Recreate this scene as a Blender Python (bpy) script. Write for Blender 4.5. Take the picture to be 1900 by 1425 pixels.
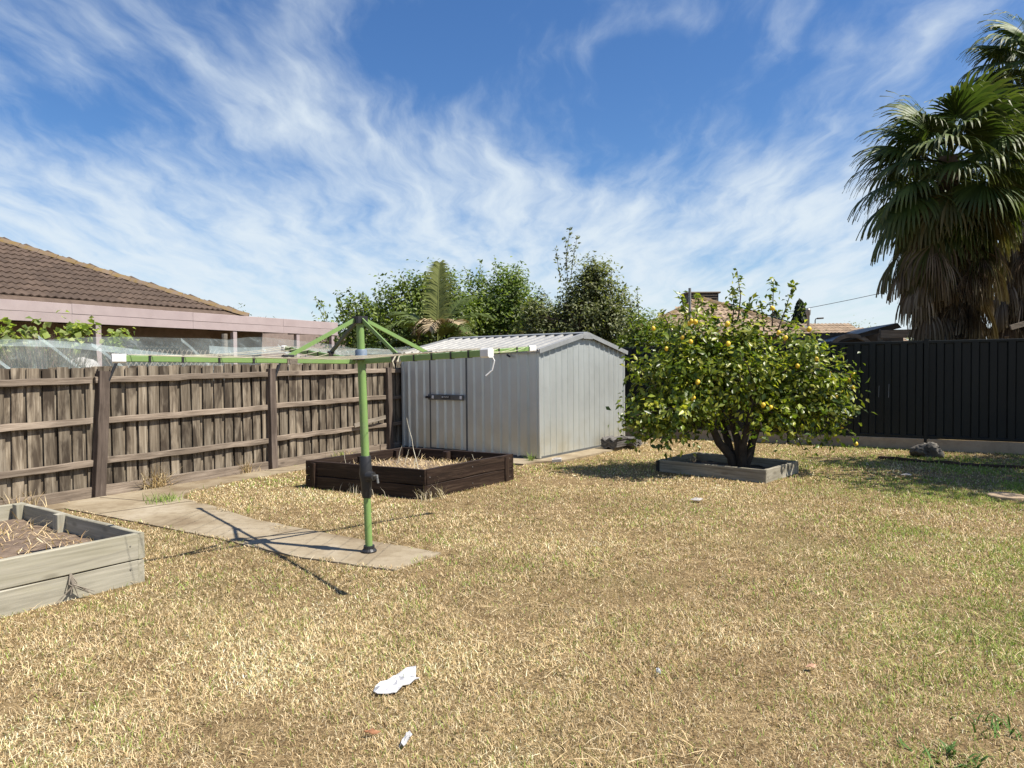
import bpy, math, random
import numpy as np
from mathutils import Vector, Matrix, Quaternion

for o in list(bpy.data.objects):
    bpy.data.objects.remove(o, do_unlink=True)
SC = bpy.context.scene
COL = SC.collection
R = math.radians
random.seed(7)
RNG = np.random.default_rng(11)

# ------------------------------------------------------------------ camera
cd = bpy.data.cameras.new('camera')
cam = bpy.data.objects.new('camera', cd)
COL.objects.link(cam)
cd.sensor_fit = 'HORIZONTAL'
cd.sensor_width = 36.0
cd.lens = 36.0 * 1300.0 / 1900.0
cd.clip_start = 0.05
cd.clip_end = 3000
PITCH = math.atan((712.5 - 678.0) / 1300.0)
_q = Matrix.Rotation(math.pi / 2 - PITCH, 4, 'X') @ Matrix.Rotation(R(-0.5), 4, 'Z')
cam.matrix_world = Matrix.Translation((0, 0, 1.57)) @ _q
SC.camera = cam

# ------------------------------------------------------------------ sun and sky
SUN_EL = R(56.0)
SUN_AZ = math.atan2(0.936, -0.352)          # clockwise from +Y
sdir = Vector((math.sin(SUN_AZ) * math.cos(SUN_EL), math.cos(SUN_AZ) * math.cos(SUN_EL), math.sin(SUN_EL)))
sl = bpy.data.lights.new('sun', 'SUN')
sl.energy = 5.0
sl.angle = R(0.53)
sl.color = (1.0, 0.94, 0.84)
so = bpy.data.objects.new('sun', sl)
COL.objects.link(so)
so.rotation_euler = sdir.to_track_quat('Z', 'Y').to_euler()
so.location = (20, -10, 30)

SC.view_settings.view_transform = 'Standard'
SC.view_settings.look = 'None'
SC.view_settings.gamma = 1.0
SC.view_settings.use_curve_mapping = False
SC.view_settings.exposure = 0.85
SC.cycles.max_bounces = 8
SC.cycles.transparent_max_bounces = 24

world = bpy.data.worlds.new('World')
SC.world = world
world.use_nodes = True
wn = world.node_tree
for n in list(wn.nodes):
    wn.nodes.remove(n)


class NT:
    """small helper to write node trees"""
    def __init__(s, tree):
        s.t = tree

    def n(s, typ, ins=None, **props):
        nd = s.t.nodes.new(typ)
        for k, v in props.items():
            setattr(nd, k, v)
        if ins:
            for k, v in ins.items():
                sock = nd.inputs[k]
                if isinstance(v, bpy.types.NodeSocket):
                    s.t.links.new(v, sock)
                else:
                    sock.default_value = v
        return nd

    def math(s, op, a, b=None, c=None, clamp=False):
        ins = {0: a}
        if b is not None:
            ins[1] = b
        if c is not None:
            ins[2] = c
        return s.n('ShaderNodeMath', ins, operation=op, use_clamp=clamp).outputs[0]

    def vmath(s, op, a, b=None):
        ins = {0: a}
        if b is not None:
            ins[1] = b
        nd = s.n('ShaderNodeVectorMath', ins, operation=op)
        return nd.outputs[0]

    def noise(s, vec, scale, detail=4.0, rough=0.55, dist=0.0, out='Fac'):
        return s.n('ShaderNodeTexNoise', {'Vector': vec, 'Scale': scale, 'Detail': detail, 'Roughness': rough, 'Distortion': dist}).outputs[out]

    def ramp(s, fac, stops, interp='LINEAR'):
        nd = s.n('ShaderNodeValToRGB', {'Fac': fac})
        cr = nd.color_ramp
        cr.interpolation = interp
        while len(cr.elements) < len(stops):
            cr.elements.new(0.5)
        for e, (p, c) in zip(cr.elements, stops):
            e.position = p
            e.color = (c[0], c[1], c[2], 1.0) if not isinstance(c, (int, float)) else (c, c, c, 1.0)
        return nd.outputs['Color']

    def mix(s, fac, a, b, blend='MIX'):
        nd = s.n('ShaderNodeMix', data_type='RGBA', blend_type=blend)
        for key, v in ((0, fac), (6, a), (7, b)):
            if isinstance(v, bpy.types.NodeSocket):
                s.t.links.new(v, nd.inputs[key])
            else:
                nd.inputs[key].default_value = v if isinstance(v, (int, float)) else (v[0], v[1], v[2], 1.0)
        return nd.outputs[2]

    def smooth(s, v, lo, hi, a=0.0, b=1.0):
        return s.n('ShaderNodeMapRange', {0: v, 1: lo, 2: hi, 3: a, 4: b}, interpolation_type='SMOOTHSTEP').outputs[0]


W = NT(wn)
SKY_STRENGTH = 0.072
wo = W.n('ShaderNodeOutputWorld')
sky = W.n('ShaderNodeTexSky', sky_type='NISHITA', sun_disc=False, sun_elevation=SUN_EL, sun_rotation=SUN_AZ,
          altitude=50.0, air_density=1.0, dust_density=0.4, ozone_density=3.0)
tc = W.n('ShaderNodeTexCoord')
sep = W.n('ShaderNodeSeparateXYZ', {0: tc.outputs['Generated']})
dz = W.math('MAXIMUM', sep.outputs[2], 0.0)
den = W.math('ADD', dz, 0.16)
# the cirrus layer: a flat sheet high above, so streaks converge towards the horizon
plane = W.n('ShaderNodeCombineXYZ', {0: W.math('DIVIDE', sep.outputs[0], den), 1: W.math('DIVIDE', sep.outputs[1], den), 2: 0.0}).outputs[0]


def warped(src, scale, amt, detail=3.0):
    nz = W.noise(src, scale, detail, 0.5, 0.0, 'Color')
    nd = W.n('ShaderNodeVectorMath', {0: W.vmath('SUBTRACT', nz, (0.5, 0.5, 0.5))}, operation='SCALE')
    nd.inputs['Scale'].default_value = amt
    return W.vmath('ADD', src, nd.outputs[0])


pw = warped(plane, 0.9, 0.45)
pf = warped(pw, 5.0, 0.10, 4.0)
m1 = W.n('ShaderNodeMapping', {'Vector': pf, 'Rotation': (0, 0, R(10)), 'Scale': (2.4, 0.55, 1.0), 'Location': (3.7, 1.9, 0.0)}).outputs[0]
st = W.noise(m1, 2.1, 9.0, 0.55, 0.0)
m2 = W.n('ShaderNodeMapping', {'Vector': pf, 'Rotation': (0, 0, R(-30)), 'Scale': (3.2, 1.1, 1.0), 'Location': (8.1, 4.4, 2.0)}).outputs[0]
st2 = W.noise(m2, 3.4, 9.0, 0.56, 0.0)
big = W.noise(W.n('ShaderNodeMapping', {'Vector': plane, 'Location': (1.3, 7.7, 4.0), 'Scale': (0.8, 0.6, 1)}).outputs[0], 0.9, 3.0, 0.5, 0.0)
cov = W.math('ADD', W.math('MULTIPLY', st, 0.60), W.math('MULTIPLY', st2, 0.50))
cov = W.math('ADD', cov, W.math('MULTIPLY', big, 0.16))
low = W.smooth(dz, 0.45, 0.02, 0.0, 0.37)        # the sheet seen edge-on thickens towards the horizon
cov = W.math('ADD', cov, low)
# individual cirrus streaks and clear lanes: x, y, heading, half length, half width (in the sheet), weight
STREAKS = [
    (-0.763, 1.743, 1.070, 0.612, 0.177, 0.13),
    (-0.574, 1.824, 1.796, 0.832, 0.116, 0.10),
    (0.290, 1.569, -0.625, 0.229, 0.066, 0.15),
    (0.697, 1.587, -0.219, 0.061, 0.056, 0.10),
    (-1.493, 2.718, 1.369, 1.010, 0.530, 0.10),
    (0.716, 2.582, -0.795, 0.859, 0.478, 0.10),
    (1.049, 2.599, -0.482, 0.373, 0.408, 0.08),
    (-0.284, 2.113, 0.802, 0.305, 0.213, 0.10),
    (-0.072, 2.525, -0.882, 0.329, 0.316, 0.07),
    (0.775, 1.556, 0.824, 0.175, 0.065, 0.06),
    (0.633, 3.280, -0.569, 0.153, 0.242, 0.10),
    (-1.092, 1.836, 0.705, 0.231, 0.254, -0.14),
    (0.519, 2.444, 0.996, 0.447, 0.142, -0.12),
    (0.933, 3.189, -0.463, 0.411, 0.213, -0.16),
    (-0.150, 1.647, 0.509, 0.274, 0.276, -0.12),
    (0.446, 1.922, 0.250, 0.461, 0.306, -0.13),
    (-0.675, 2.150, -1.978, 0.151, 0.130, -0.12),
    (-0.413, 2.196, 0.279, 0.114, 0.136, -0.06),
]
for (sx, sy, sa, sl_, sw_, wt) in STREAKS:
    mp = W.n('ShaderNodeMapping', {'Vector': pw, 'Location': (sx, sy, 0), 'Rotation': (0, 0, sa), 'Scale': (sl_ * 1.5, sw_ * 2.0, 1.0)}, vector_type='TEXTURE').outputs[0]
    ln = W.n('ShaderNodeVectorMath', {0: mp}, operation='LENGTH').outputs['Value']
    cov = W.math('ADD', cov, W.smooth(ln, 1.0, 0.0, 0.0, wt * (0.85 if sl_ > 0.5 else 1.1)))
cfac = W.smooth(cov, 0.555, 1.14, 0.03, 0.93)
haze = W.smooth(dz, 0.15, 0.0, 0.0, 0.85)
cfac = W.math('MAXIMUM', cfac, haze)
skyc = W.n('ShaderNodeHueSaturation', {'Color': sky.outputs[0], 'Saturation': 1.30, 'Value': 1.06, 'Hue': 0.507}).outputs[0]
cloudc = W.n('ShaderNodeRGB')
cloudc.outputs[0].default_value = (6.0, 6.7, 7.25, 1)
mixc = W.mix(cfac, skyc, cloudc.outputs[0])
bg = W.n('ShaderNodeBackground', {'Color': mixc, 'Strength': SKY_STRENGTH})
wn.links.new(bg.outputs[0], wo.inputs[0])

# ------------------------------------------------------------------ helpers: meshes and objects
YU = Vector((0.854, -0.52, 0.0))            # along the metal fence
YV = Vector((0.52, 0.854, 0.0))             # along the paling fence
WM = {}


def mesh_np(name, V, Fc, col=None, smooth=False):
    V = np.ascontiguousarray(V, dtype=np.float32).reshape(-1, 3)
    Fc = np.ascontiguousarray(Fc, dtype=np.int32)
    k = Fc.shape[1]
    me = bpy.data.meshes.new(name)
    me.vertices.add(len(V))
    me.vertices.foreach_set('co', V.ravel())
    me.loops.add(Fc.size)
    me.loops.foreach_set('vertex_index', Fc.ravel())
    me.polygons.add(len(Fc))
    me.polygons.foreach_set('loop_start', np.arange(0, Fc.size, k, dtype=np.int32))
    me.polygons.foreach_set('loop_total', np.full(len(Fc), k, dtype=np.int32))
    if smooth:
        me.polygons.foreach_set('use_smooth', np.ones(len(Fc), dtype=bool))
    me.update(calc_edges=True)
    if col is not None:
        a = me.color_attributes.new('Col', 'FLOAT_COLOR', 'POINT')
        c4 = np.ones((len(V), 4), dtype=np.float32)
        c4[:, :3] = col
        a.data.foreach_set('color', c4.ravel())
    me.validate()
    return me


class MB:
    """collects shapes for ONE mesh"""
    def __init__(s):
        s.v = []
        s.f = []

    def add(s, vs, fs):
        b = len(s.v)
        s.v += [tuple(p) for p in vs]
        s.f += [tuple(i + b for i in f) for f in fs]
        return s

    def box(s, x0, x1, y0, y1, z0, z1):
        return s.add([(x0, y0, z0), (x1, y0, z0), (x1, y1, z0), (x0, y1, z0), (x0, y0, z1), (x1, y0, z1), (x1, y1, z1), (x0, y1, z1)],
                     [(0, 3, 2, 1), (4, 5, 6, 7), (0, 1, 5, 4), (1, 2, 6, 5), (2, 3, 7, 6), (3, 0, 4, 7)])

    def bar(s, p0, p1, w, h, up=(0, 0, 1), ch=0.0):
        p0, p1 = Vector(p0), Vector(p1)
        d = (p1 - p0).normalized()
        sd = d.cross(Vector(up))
        if sd.length < 1e-4:
            sd = d.cross(Vector((1, 0, 0)))
        sd.normalize()
        u = sd.cross(d)
        if ch > 0:
            prof = [(-w / 2 + ch, -h / 2), (w / 2 - ch, -h / 2), (w / 2, -h / 2 + ch), (w / 2, h / 2 - ch), (w / 2 - ch, h / 2), (-w / 2 + ch, h / 2), (-w / 2, h / 2 - ch), (-w / 2, -h / 2 + ch)]
        else:
            prof = [(-w / 2, -h / 2), (w / 2, -h / 2), (w / 2, h / 2), (-w / 2, h / 2)]
        k = len(prof)
        vs = [p + sd * a + u * b for p in (p0, p1) for a, b in prof]
        fs = [(i, (i + 1) % k, k + (i + 1) % k, k + i) for i in range(k)]
        fs += [tuple(range(k))[::-1], tuple(range(k, 2 * k))]
        return s.add(vs, fs)

    def tube(s, pts, radii, n=8, cap=True):
        pts = [Vector(p) for p in pts]
        if isinstance(radii, (int, float)):
            radii = [radii] * len(pts)
        vs, fs = [], []
        prev = None
        for i, p in enumerate(pts):
            d = (pts[min(i + 1, len(pts) - 1)] - pts[max(i - 1, 0)])
            d = d.normalized() if d.length > 1e-9 else Vector((0, 0, 1))
            if prev is None:
                a = d.orthogonal().normalized()
            else:
                a = prev - d * prev.dot(d)
                a = a.normalized() if a.length > 1e-6 else d.orthogonal().normalized()
            prev = a
            b = d.cross(a)
            for k in range(n):
                t = 2 * math.pi * k / n
                vs.append(p + (a * math.cos(t) + b * math.sin(t)) * radii[i])
        for i in range(len(pts) - 1):
            for k in range(n):
                fs.append((i * n + k, i * n + (k + 1) % n, (i + 1) * n + (k + 1) % n, (i + 1) * n + k))
        if cap:
            fs.append(tuple(range(n))[::-1])
            fs.append(tuple(range((len(pts) - 1) * n, len(pts) * n)))
        return s.add(vs, fs)

    def lathe(s, prof, n=16, cen=(0, 0, 0)):
        vs, fs = [], []
        for r, z in prof:
            for k in range(n):
                t = 2 * math.pi * k / n
                vs.append((cen[0] + r * math.cos(t), cen[1] + r * math.sin(t), cen[2] + z))
        for i in range(len(prof) - 1):
            for k in range(n):
                fs.append((i * n + k, i * n + (k + 1) % n, (i + 1) * n + (k + 1) % n, (i + 1) * n + k))
        fs.append(tuple(range(n))[::-1])
        fs.append(tuple(range((len(prof) - 1) * n, len(prof) * n)))
        return s.add(vs, fs)

    def mesh(s, name, smooth=False):
        me = bpy.data.meshes.new(name)
        me.from_pydata([tuple(p) for p in s.v], [], s.f)
        if smooth:
            me.polygons.foreach_set('use_smooth', [True] * len(me.polygons))
        me.update()
        return me


def tag(o, label=None, cat=None, group=None, kind=None):
    if label:
        o['label'] = label
    if cat:
        o['category'] = cat
    if group:
        o['group'] = group
    if kind:
        o['kind'] = kind
    return o


def put(name, me, mat, parent=None, M=None):
    """link a mesh object; M is its WORLD matrix"""
    if isinstance(me, MB):
        me = me.mesh(name)
    if mat is not None and len(me.materials) == 0:
        me.materials.append(mat)
    o = bpy.data.objects.new(name, me)
    COL.objects.link(o)
    M = M if M is not None else Matrix.Identity(4)
    WM[o.name] = M.copy()
    if parent is not None:
        o.parent = parent
        o.matrix_local = WM[parent.name].inverted() @ M
    else:
        o.matrix_local = M
    return o


def thing(name, loc, label, cat, group=None):
    o = bpy.data.objects.new(name, None)
    o.empty_display_size = 0.2
    COL.objects.link(o)
    M = Matrix.Translation(Vector(loc))
    o.matrix_local = M
    WM[o.name] = M
    return tag(o, label, cat, group)


def frame(org, xd, zd=(0, 0, 1)):
    """matrix with local X along xd and local Z close to zd"""
    x = Vector(xd).normalized()
    y = Vector(zd).cross(x).normalized()
    z = x.cross(y)
    m = Matrix((x, y, z)).transposed().to_4x4()
    m.translation = Vector(org)
    return m


def shade_smooth(me, angle=40):
    me.polygons.foreach_set('use_smooth', [True] * len(me.polygons))
    try:
        me.set_sharp_from_angle(angle=R(angle))
    except Exception:
        pass
    return me


def board_mesh(name, L, Wd, T, ch=0.004, seg=5, jit=0.0015, rs=None):
    """weathered board: local X = grain (0..L), Y = thickness (centred), Z = width (0..Wd)"""
    r = rs or random
    prof = [(-T / 2 + ch, 0), (T / 2 - ch, 0), (T / 2, ch), (T / 2, Wd - ch), (T / 2 - ch, Wd), (-T / 2 + ch, Wd), (-T / 2, Wd - ch), (-T / 2, ch)]
    vs, fs = [], []
    for i in range(seg + 1):
        x = L * i / seg
        oy = r.uniform(-1, 1) * jit * 1.5
        oz = r.uniform(-1, 1) * jit
        for a, b in prof:
            vs.append((x + r.uniform(-1, 1) * jit, a + oy + r.uniform(-1, 1) * jit * 0.4, b + oz + r.uniform(-1, 1) * jit * 0.6))
    for i in range(seg):
        for k in range(8):
            fs.append((i * 8 + k, (i + 1) * 8 + k, (i + 1) * 8 + (k + 1) % 8, i * 8 + (k + 1) % 8))
    fs.append(tuple(range(8)))
    fs.append(tuple(range(seg * 8, seg * 8 + 8))[::-1])
    me = bpy.data.meshes.new(name)
    me.from_pydata(vs, [], fs)
    me.update()
    return me


# value noise for numpy
_G = RNG.random((64, 64)).astype(np.float32)


def vnoise(x, y, sc, ox=0.0, oy=0.0):
    x = np.asarray(x) * sc + ox + 1000.0
    y = np.asarray(y) * sc + oy + 1000.0
    xi = np.floor(x).astype(int)
    yi = np.floor(y).astype(int)
    fx = x - xi
    fy = y - yi
    fx = fx * fx * (3 - 2 * fx)
    fy = fy * fy * (3 - 2 * fy)
    a = _G[xi % 64, yi % 64]
    b = _G[(xi + 1) % 64, yi % 64]
    c = _G[xi % 64, (yi + 1) % 64]
    d = _G[(xi + 1) % 64, (yi + 1) % 64]
    return a * (1 - fx) * (1 - fy) + b * fx * (1 - fy) + c * (1 - fx) * fy + d * fx * fy


def in_poly(x, y, poly):
    ins = np.zeros(np.shape(x), bool)
    n = len(poly)
    for i in range(n):
        x0, y0 = poly[i]
        x1, y1 = poly[(i + 1) % n]
        c = ((y0 > y) != (y1 > y)) & (x < (x1 - x0) * (y - y0) / (y1 - y0 + 1e-12) + x0)
        ins ^= c
    return ins


# ------------------------------------------------------------------ materials
def new_mat(name):
    m = bpy.data.materials.new(name)
    m.use_nodes = True
    t = m.node_tree
    for n in list(t.nodes):
        t.nodes.remove(n)
    N = NT(t)
    out = N.n('ShaderNodeOutputMaterial')
    bs = N.n('ShaderNodeBsdfPrincipled')
    t.links.new(bs.outputs[0], out.inputs[0])
    return m, N, bs, out


def setc(N, bs, key, v):
    if isinstance(v, bpy.types.NodeSocket):
        N.t.links.new(v, bs.inputs[key])
    else:
        bs.inputs[key].default_value = v if isinstance(v, (int, float)) else (v[0], v[1], v[2], 1.0)


def bump(N, bs, h, strength=0.3, dist=0.01):
    b = N.n('ShaderNodeBump', {'Height': h, 'Strength': strength, 'Distance': dist})
    N.t.links.new(b.outputs[0], bs.inputs['Normal'])


def rnd_coord(N, scale=(1, 1, 1), amount=23.0):
    t = N.n('ShaderNodeTexCoord')
    oi = N.n('ShaderNodeObjectInfo')
    r = N.math('MULTIPLY', oi.outputs['Random'], amount)
    off = N.n('ShaderNodeCombineXYZ', {0: r, 1: N.math('MULTIPLY', r, 1.7), 2: N.math('MULTIPLY', r, 0.6)}).outputs[0]
    v = N.vmath('ADD', t.outputs['Object'], off)
    return N.n('ShaderNodeMapping', {'Vector': v, 'Scale': scale}).outputs[0], oi.outputs['Random'], v


def m_wood(name, dark, mid, light, grain=34.0, along=1.6, rough=0.85, stain=0.5, stain_col=None, var=0.35, bmp=0.45):
    m, N, bs, out = new_mat(name)
    g, rnd, raw = rnd_coord(N, (along, grain, grain))
    n1 = N.noise(g, 1.0, 6.0, 0.62, 0.7)
    fine = N.noise(N.n('ShaderNodeMapping', {'Vector': raw, 'Scale': (along * 3.5, grain * 5, grain * 5)}).outputs[0], 1.0, 3.0, 0.6)
    c = N.ramp(N.math('ADD', N.math('MULTIPLY', n1, 0.72), N.math('MULTIPLY', fine, 0.3)), [(0.30, dark), (0.50, mid), (0.72, light)])
    stn = N.noise(N.n('ShaderNodeMapping', {'Vector': raw, 'Scale': (1.5, 7.0, 7.0)}).outputs[0], 1.0, 4.0, 0.6, 0.4)
    sf = N.smooth(stn, 0.42, 0.64, 0.0, stain)
    c = N.mix(sf, c, stain_col or dark)
    # knots
    vor = N.n('ShaderNodeTexVoronoi', {'Vector': N.n('ShaderNodeMapping', {'Vector': raw, 'Scale': (2.2, 6.0, 6.0)}).outputs[0], 'Scale': 1.0})
    kf = N.smooth(vor.outputs['Distance'], 0.17, 0.07, 0.0, 0.65)
    c = N.mix(kf, c, dark)
    v = N.math('ADD', N.math('MULTIPLY', rnd, var), 1.0 - var * 0.5)
    c = N.mix(1.0, c, N.n('ShaderNodeCombineColor', {0: v, 1: v, 2: v}).outputs[0], 'MULTIPLY')
    setc(N, bs, 'Base Color', c)
    bs.inputs['Roughness'].default_value = rough
    bs.inputs['Specular IOR Level'].default_value = 0.25
    bump(N, bs, N.math('ADD', n1, N.math('MULTIPLY', fine, 0.5)), bmp, 0.006)
    return m


def m_plain(name, c, rough=0.6, metal=0.0, var=0.12, scale=6.0, c2=None, bmp=0.1, spec=0.4, rv=0.0):
    m, N, bs, out = new_mat(name)
    g, rnd, raw = rnd_coord(N)
    n1 = N.noise(g, scale, 5.0, 0.6, 0.2)
    if c2 is None:
        c2 = tuple(x * (1 - var * 2) for x in c)
    col = N.ramp(n1, [(0.35, c), (0.70, c2)])
    if rv > 0:
        v = N.math('ADD', N.math('MULTIPLY', rnd, rv), 1.0 - rv * 0.5)
        col = N.mix(1.0, col, N.n('ShaderNodeCombineColor', {0: v, 1: v, 2: v}).outputs[0], 'MULTIPLY')
    setc(N, bs, 'Base Color', col)
    bs.inputs['Roughness'].default_value = rough
    bs.inputs['Metallic'].default_value = metal
    bs.inputs['Specular IOR Level'].default_value = spec
    if bmp > 0:
        bump(N, bs, N.noise(g, scale * 6, 4.0, 0.6), bmp, 0.004)
    return m


def m_leaf(name, rough=0.42, trans=0.35, spec=0.45, gain=1.0):
    m, N, bs, out = new_mat(name)
    a = N.n('ShaderNodeAttribute', attribute_name='Col')
    c = a.outputs['Color']
    setc(N, bs, 'Base Color', c)
    bs.inputs['Roughness'].default_value = rough
    bs.inputs['Specular IOR Level'].default_value = spec
    tr = N.n('ShaderNodeBsdfTranslucent')
    c2 = N.mix(1.0, c, (1.25 * gain, 1.35 * gain, 0.55 * gain), 'MULTIPLY')
    N.t.links.new(c2, tr.inputs[0])
    mx = N.n('ShaderNodeMixShader', {0: trans})
    N.t.links.new(bs.outputs[0], mx.inputs[1])
    N.t.links.new(tr.outputs[0], mx.inputs[2])
    N.t.links.new(mx.outputs[0], out.inputs[0])
    return m


MAT = {}
MAT['paling'] = m_wood('weathered_paling', (0.055, 0.041, 0.029), (0.185, 0.150, 0.108), (0.365, 0.315, 0.245), grain=26, along=1.3, stain=0.92, stain_col=(0.040, 0.029, 0.020), var=0.60, bmp=0.7)
MAT['rail'] = m_wood('weathered_rail', (0.075, 0.058, 0.043), (0.215, 0.170, 0.130), (0.38, 0.315, 0.25), grain=30, along=1.2, stain=0.45, var=0.25)
MAT['post'] = m_wood('weathered_post', (0.040, 0.030, 0.024), (0.105, 0.080, 0.064), (0.185, 0.150, 0.122), grain=24, along=1.2, stain=0.5, var=0.25)
MAT['brown_board'] = m_wood('stained_brown_board', (0.008, 0.0045, 0.003), (0.022, 0.012, 0.008), (0.075, 0.050, 0.034), grain=26, along=1.2, rough=0.62, stain=0.4, var=0.25)
MAT['grey_board'] = m_wood('treated_grey_board', (0.165, 0.15, 0.112), (0.30, 0.28, 0.222), (0.43, 0.40, 0.325), grain=15, along=0.8, stain=0.30, stain_col=(0.27, 0.25, 0.16), var=0.12, bmp=0.2)
MAT['planter_board'] = m_wood('weathered_planter_board', (0.14, 0.125, 0.095), (0.30, 0.275, 0.215), (0.45, 0.42, 0.35), grain=22, along=1.0, stain=0.4, stain_col=(0.10, 0.085, 0.055), var=0.2)
MAT['edging'] = m_wood('rotting_edging', (0.02, 0.014, 0.010), (0.055, 0.035, 0.026), (0.10, 0.07, 0.05), grain=24, along=1.2, var=0.2)
MAT['timber'] = m_wood('grey_timber', (0.08, 0.066, 0.05), (0.20, 0.17, 0.135), (0.31, 0.27, 0.22), grain=22, along=1.0, var=0.2)
MAT['pink'] = m_plain('pink_painted_timber', (0.365, 0.300, 0.294), 0.7, var=0.08, scale=2.5, c2=(0.31, 0.25, 0.246), rv=0.08)
MAT['green_steel'] = m_plain('green_enamel_steel', (0.185, 0.300, 0.088), 0.45, var=0.1, scale=9, c2=(0.150, 0.245, 0.075), spec=0.5, bmp=0.05)


def m_enamel(name, c, c2):
    m, N, bs, out = new_mat(name)
    geo = N.n('ShaderNodeNewGeometry')
    pos = geo.outputs['Position']
    n1 = N.noise(pos, 6.0, 5.0, 0.6, 0.3)
    chips = N.noise(pos, 55.0, 3.0, 0.6, 0.2)
    col = N.ramp(n1, [(0.35, c), (0.7, c2)])
    col = N.mix(N.smooth(n1, 0.55, 0.8, 0.0, 0.35), col, (0.30, 0.34, 0.20))
    f = N.smooth(N.math('ADD', chips, N.math('MULTIPLY', n1, 0.25)), 0.80, 0.86)
    col = N.mix(f, col, (0.13, 0.085, 0.05))
    setc(N, bs, 'Base Color', col)
    setc(N, bs, 'Roughness', N.math('ADD', N.math('MULTIPLY', n1, 0.3), 0.35))
    bump(N, bs, chips, 0.15, 0.002)
    return m


MAT['green_steel'] = m_enamel('green_enamel_steel', (0.185, 0.300, 0.088), (0.150, 0.245, 0.075))
MAT['dark_green'] = m_plain('dark_green_steel', (0.05, 0.075, 0.045), 0.45, scale=9)
MAT['black'] = m_plain('black_plastic', (0.022, 0.022, 0.024), 0.45, scale=8)
MAT['bluegrey'] = m_plain('faded_blue_plastic', (0.12, 0.17, 0.24), 0.5, scale=14, c2=(0.24, 0.27, 0.31))
MAT['white_plastic'] = m_plain('white_plastic', (0.74, 0.74, 0.72), 0.45, scale=9)
MAT['cord'] = m_plain('cream_cord', (0.60, 0.55, 0.42), 0.8, scale=20)
MAT['charcoal'] = m_plain('charcoal_steel', (0.0050, 0.0072, 0.0076), 0.40, var=0.15, scale=1.1, c2=(0.0095, 0.0125, 0.0125), spec=0.25, bmp=0.03, rv=0.12)
MAT['gutter'] = m_plain('grey_flashing', (0.34, 0.35, 0.35), 0.45, metal=0.3, scale=6)
MAT['dark_gap'] = m_plain('dark_door_channel', (0.10, 0.105, 0.105), 0.6, scale=6)
MAT['bar_steel'] = m_plain('grey_lock_bar', (0.12, 0.125, 0.125), 0.5, metal=0.3, scale=10)
MAT['screw'] = m_plain('screw_head', (0.30, 0.29, 0.27), 0.45, metal=0.7, scale=10)
MAT['soil'] = m_plain('dry_soil', (0.105, 0.072, 0.050), 0.95, scale=11, c2=(0.19, 0.14, 0.10), bmp=0.8)
MAT['dark_soil'] = m_plain('dark_soil', (0.035, 0.026, 0.019), 0.95, scale=11, c2=(0.06, 0.045, 0.032), bmp=0.8)
MAT['rock'] = m_plain('lava_rock', (0.055, 0.050, 0.044), 0.9, scale=5, c2=(0.16, 0.145, 0.12), bmp=0.9)
MAT['sack'] = m_plain('pale_sack', (0.36, 0.335, 0.31), 0.8, scale=8)
MAT['paper'] = m_plain('white_paper', (0.60, 0.60, 0.61), 0.75, scale=22, c2=(0.30, 0.30, 0.32), bmp=0.15)
MAT['tile_grey'] = m_plain('grey_concrete_tile', (0.075, 0.068, 0.064), 0.85, scale=12, c2=(0.14, 0.13, 0.12), bmp=0.4, rv=0.3)
MAT['tile_brown'] = m_plain('brown_concrete_tile', (0.066, 0.044, 0.031), 0.85, scale=7, c2=(0.105, 0.073, 0.053), bmp=0.3, rv=0.35)
MAT['tile_moss'] = m_plain('mossy_ridge_tile', (0.145, 0.105, 0.078), 0.85, scale=7, c2=(0.155, 0.100, 0.022), bmp=0.5, rv=0.2)
MAT['tile_tan'] = m_plain('tan_concrete_tile', (0.225, 0.160, 0.105), 0.8, scale=5, c2=(0.30, 0.22, 0.145), bmp=0.3, rv=0.35)
MAT['tile_tan_ridge'] = m_plain('ochre_ridge_tile', (0.36, 0.24, 0.13), 0.85, scale=6, c2=(0.42, 0.27, 0.10), bmp=0.4, rv=0.2)
MAT['brick'] = m_plain('dark_brick_wall', (0.19, 0.145, 0.125), 0.85, scale=8, c2=(0.25, 0.19, 0.165), bmp=0.3)
MAT['glass'] = m_plain('dark_window_glass', (0.02, 0.026, 0.028), 0.08, scale=2, bmp=0.0, spec=0.6)
MAT['solar'] = m_plain('solar_panel', (0.012, 0.014, 0.022), 0.15, scale=3, bmp=0.0)
MAT['flue'] = m_plain('galvanised_pipe', (0.26, 0.26, 0.25), 0.45, metal=0.5, scale=10)
MAT['dark_timber'] = m_plain('dark_stained_timber', (0.035, 0.030, 0.026), 0.7, scale=5, c2=(0.06, 0.052, 0.045))
MAT['dark_steel_roof'] = m_plain('dark_steel_roof', (0.028, 0.030, 0.033), 0.5, scale=4)
MAT['bark'] = m_plain('brown_bark', (0.075, 0.055, 0.040), 0.9, scale=14, c2=(0.14, 0.11, 0.085), bmp=0.7)
MAT['dark_bark'] = m_plain('dark_bark', (0.030, 0.022, 0.016), 0.9, scale=14, c2=(0.060, 0.046, 0.034), bmp=0.7)
MAT['leaf'] = m_leaf('tree_leaf', 0.50, 0.42, 0.4, 1.2)
MAT['citrus'] = m_leaf('citrus_leaf', 0.38, 0.38, 0.5, 1.2)
MAT['frond'] = m_leaf('palm_frond', 0.52, 0.22, 0.28, 0.95)
MAT['dead'] = m_leaf('dead_frond', 0.8, 0.10, 0.15, 0.5)
MAT['blade'] = m_leaf('grass_blade', 0.7, 0.22, 0.2, 0.75)
MAT['lemon'] = m_plain('lemon_skin', (0.70, 0.49, 0.045), 0.45, scale=10, c2=(0.66, 0.42, 0.03), bmp=0.3)


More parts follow.
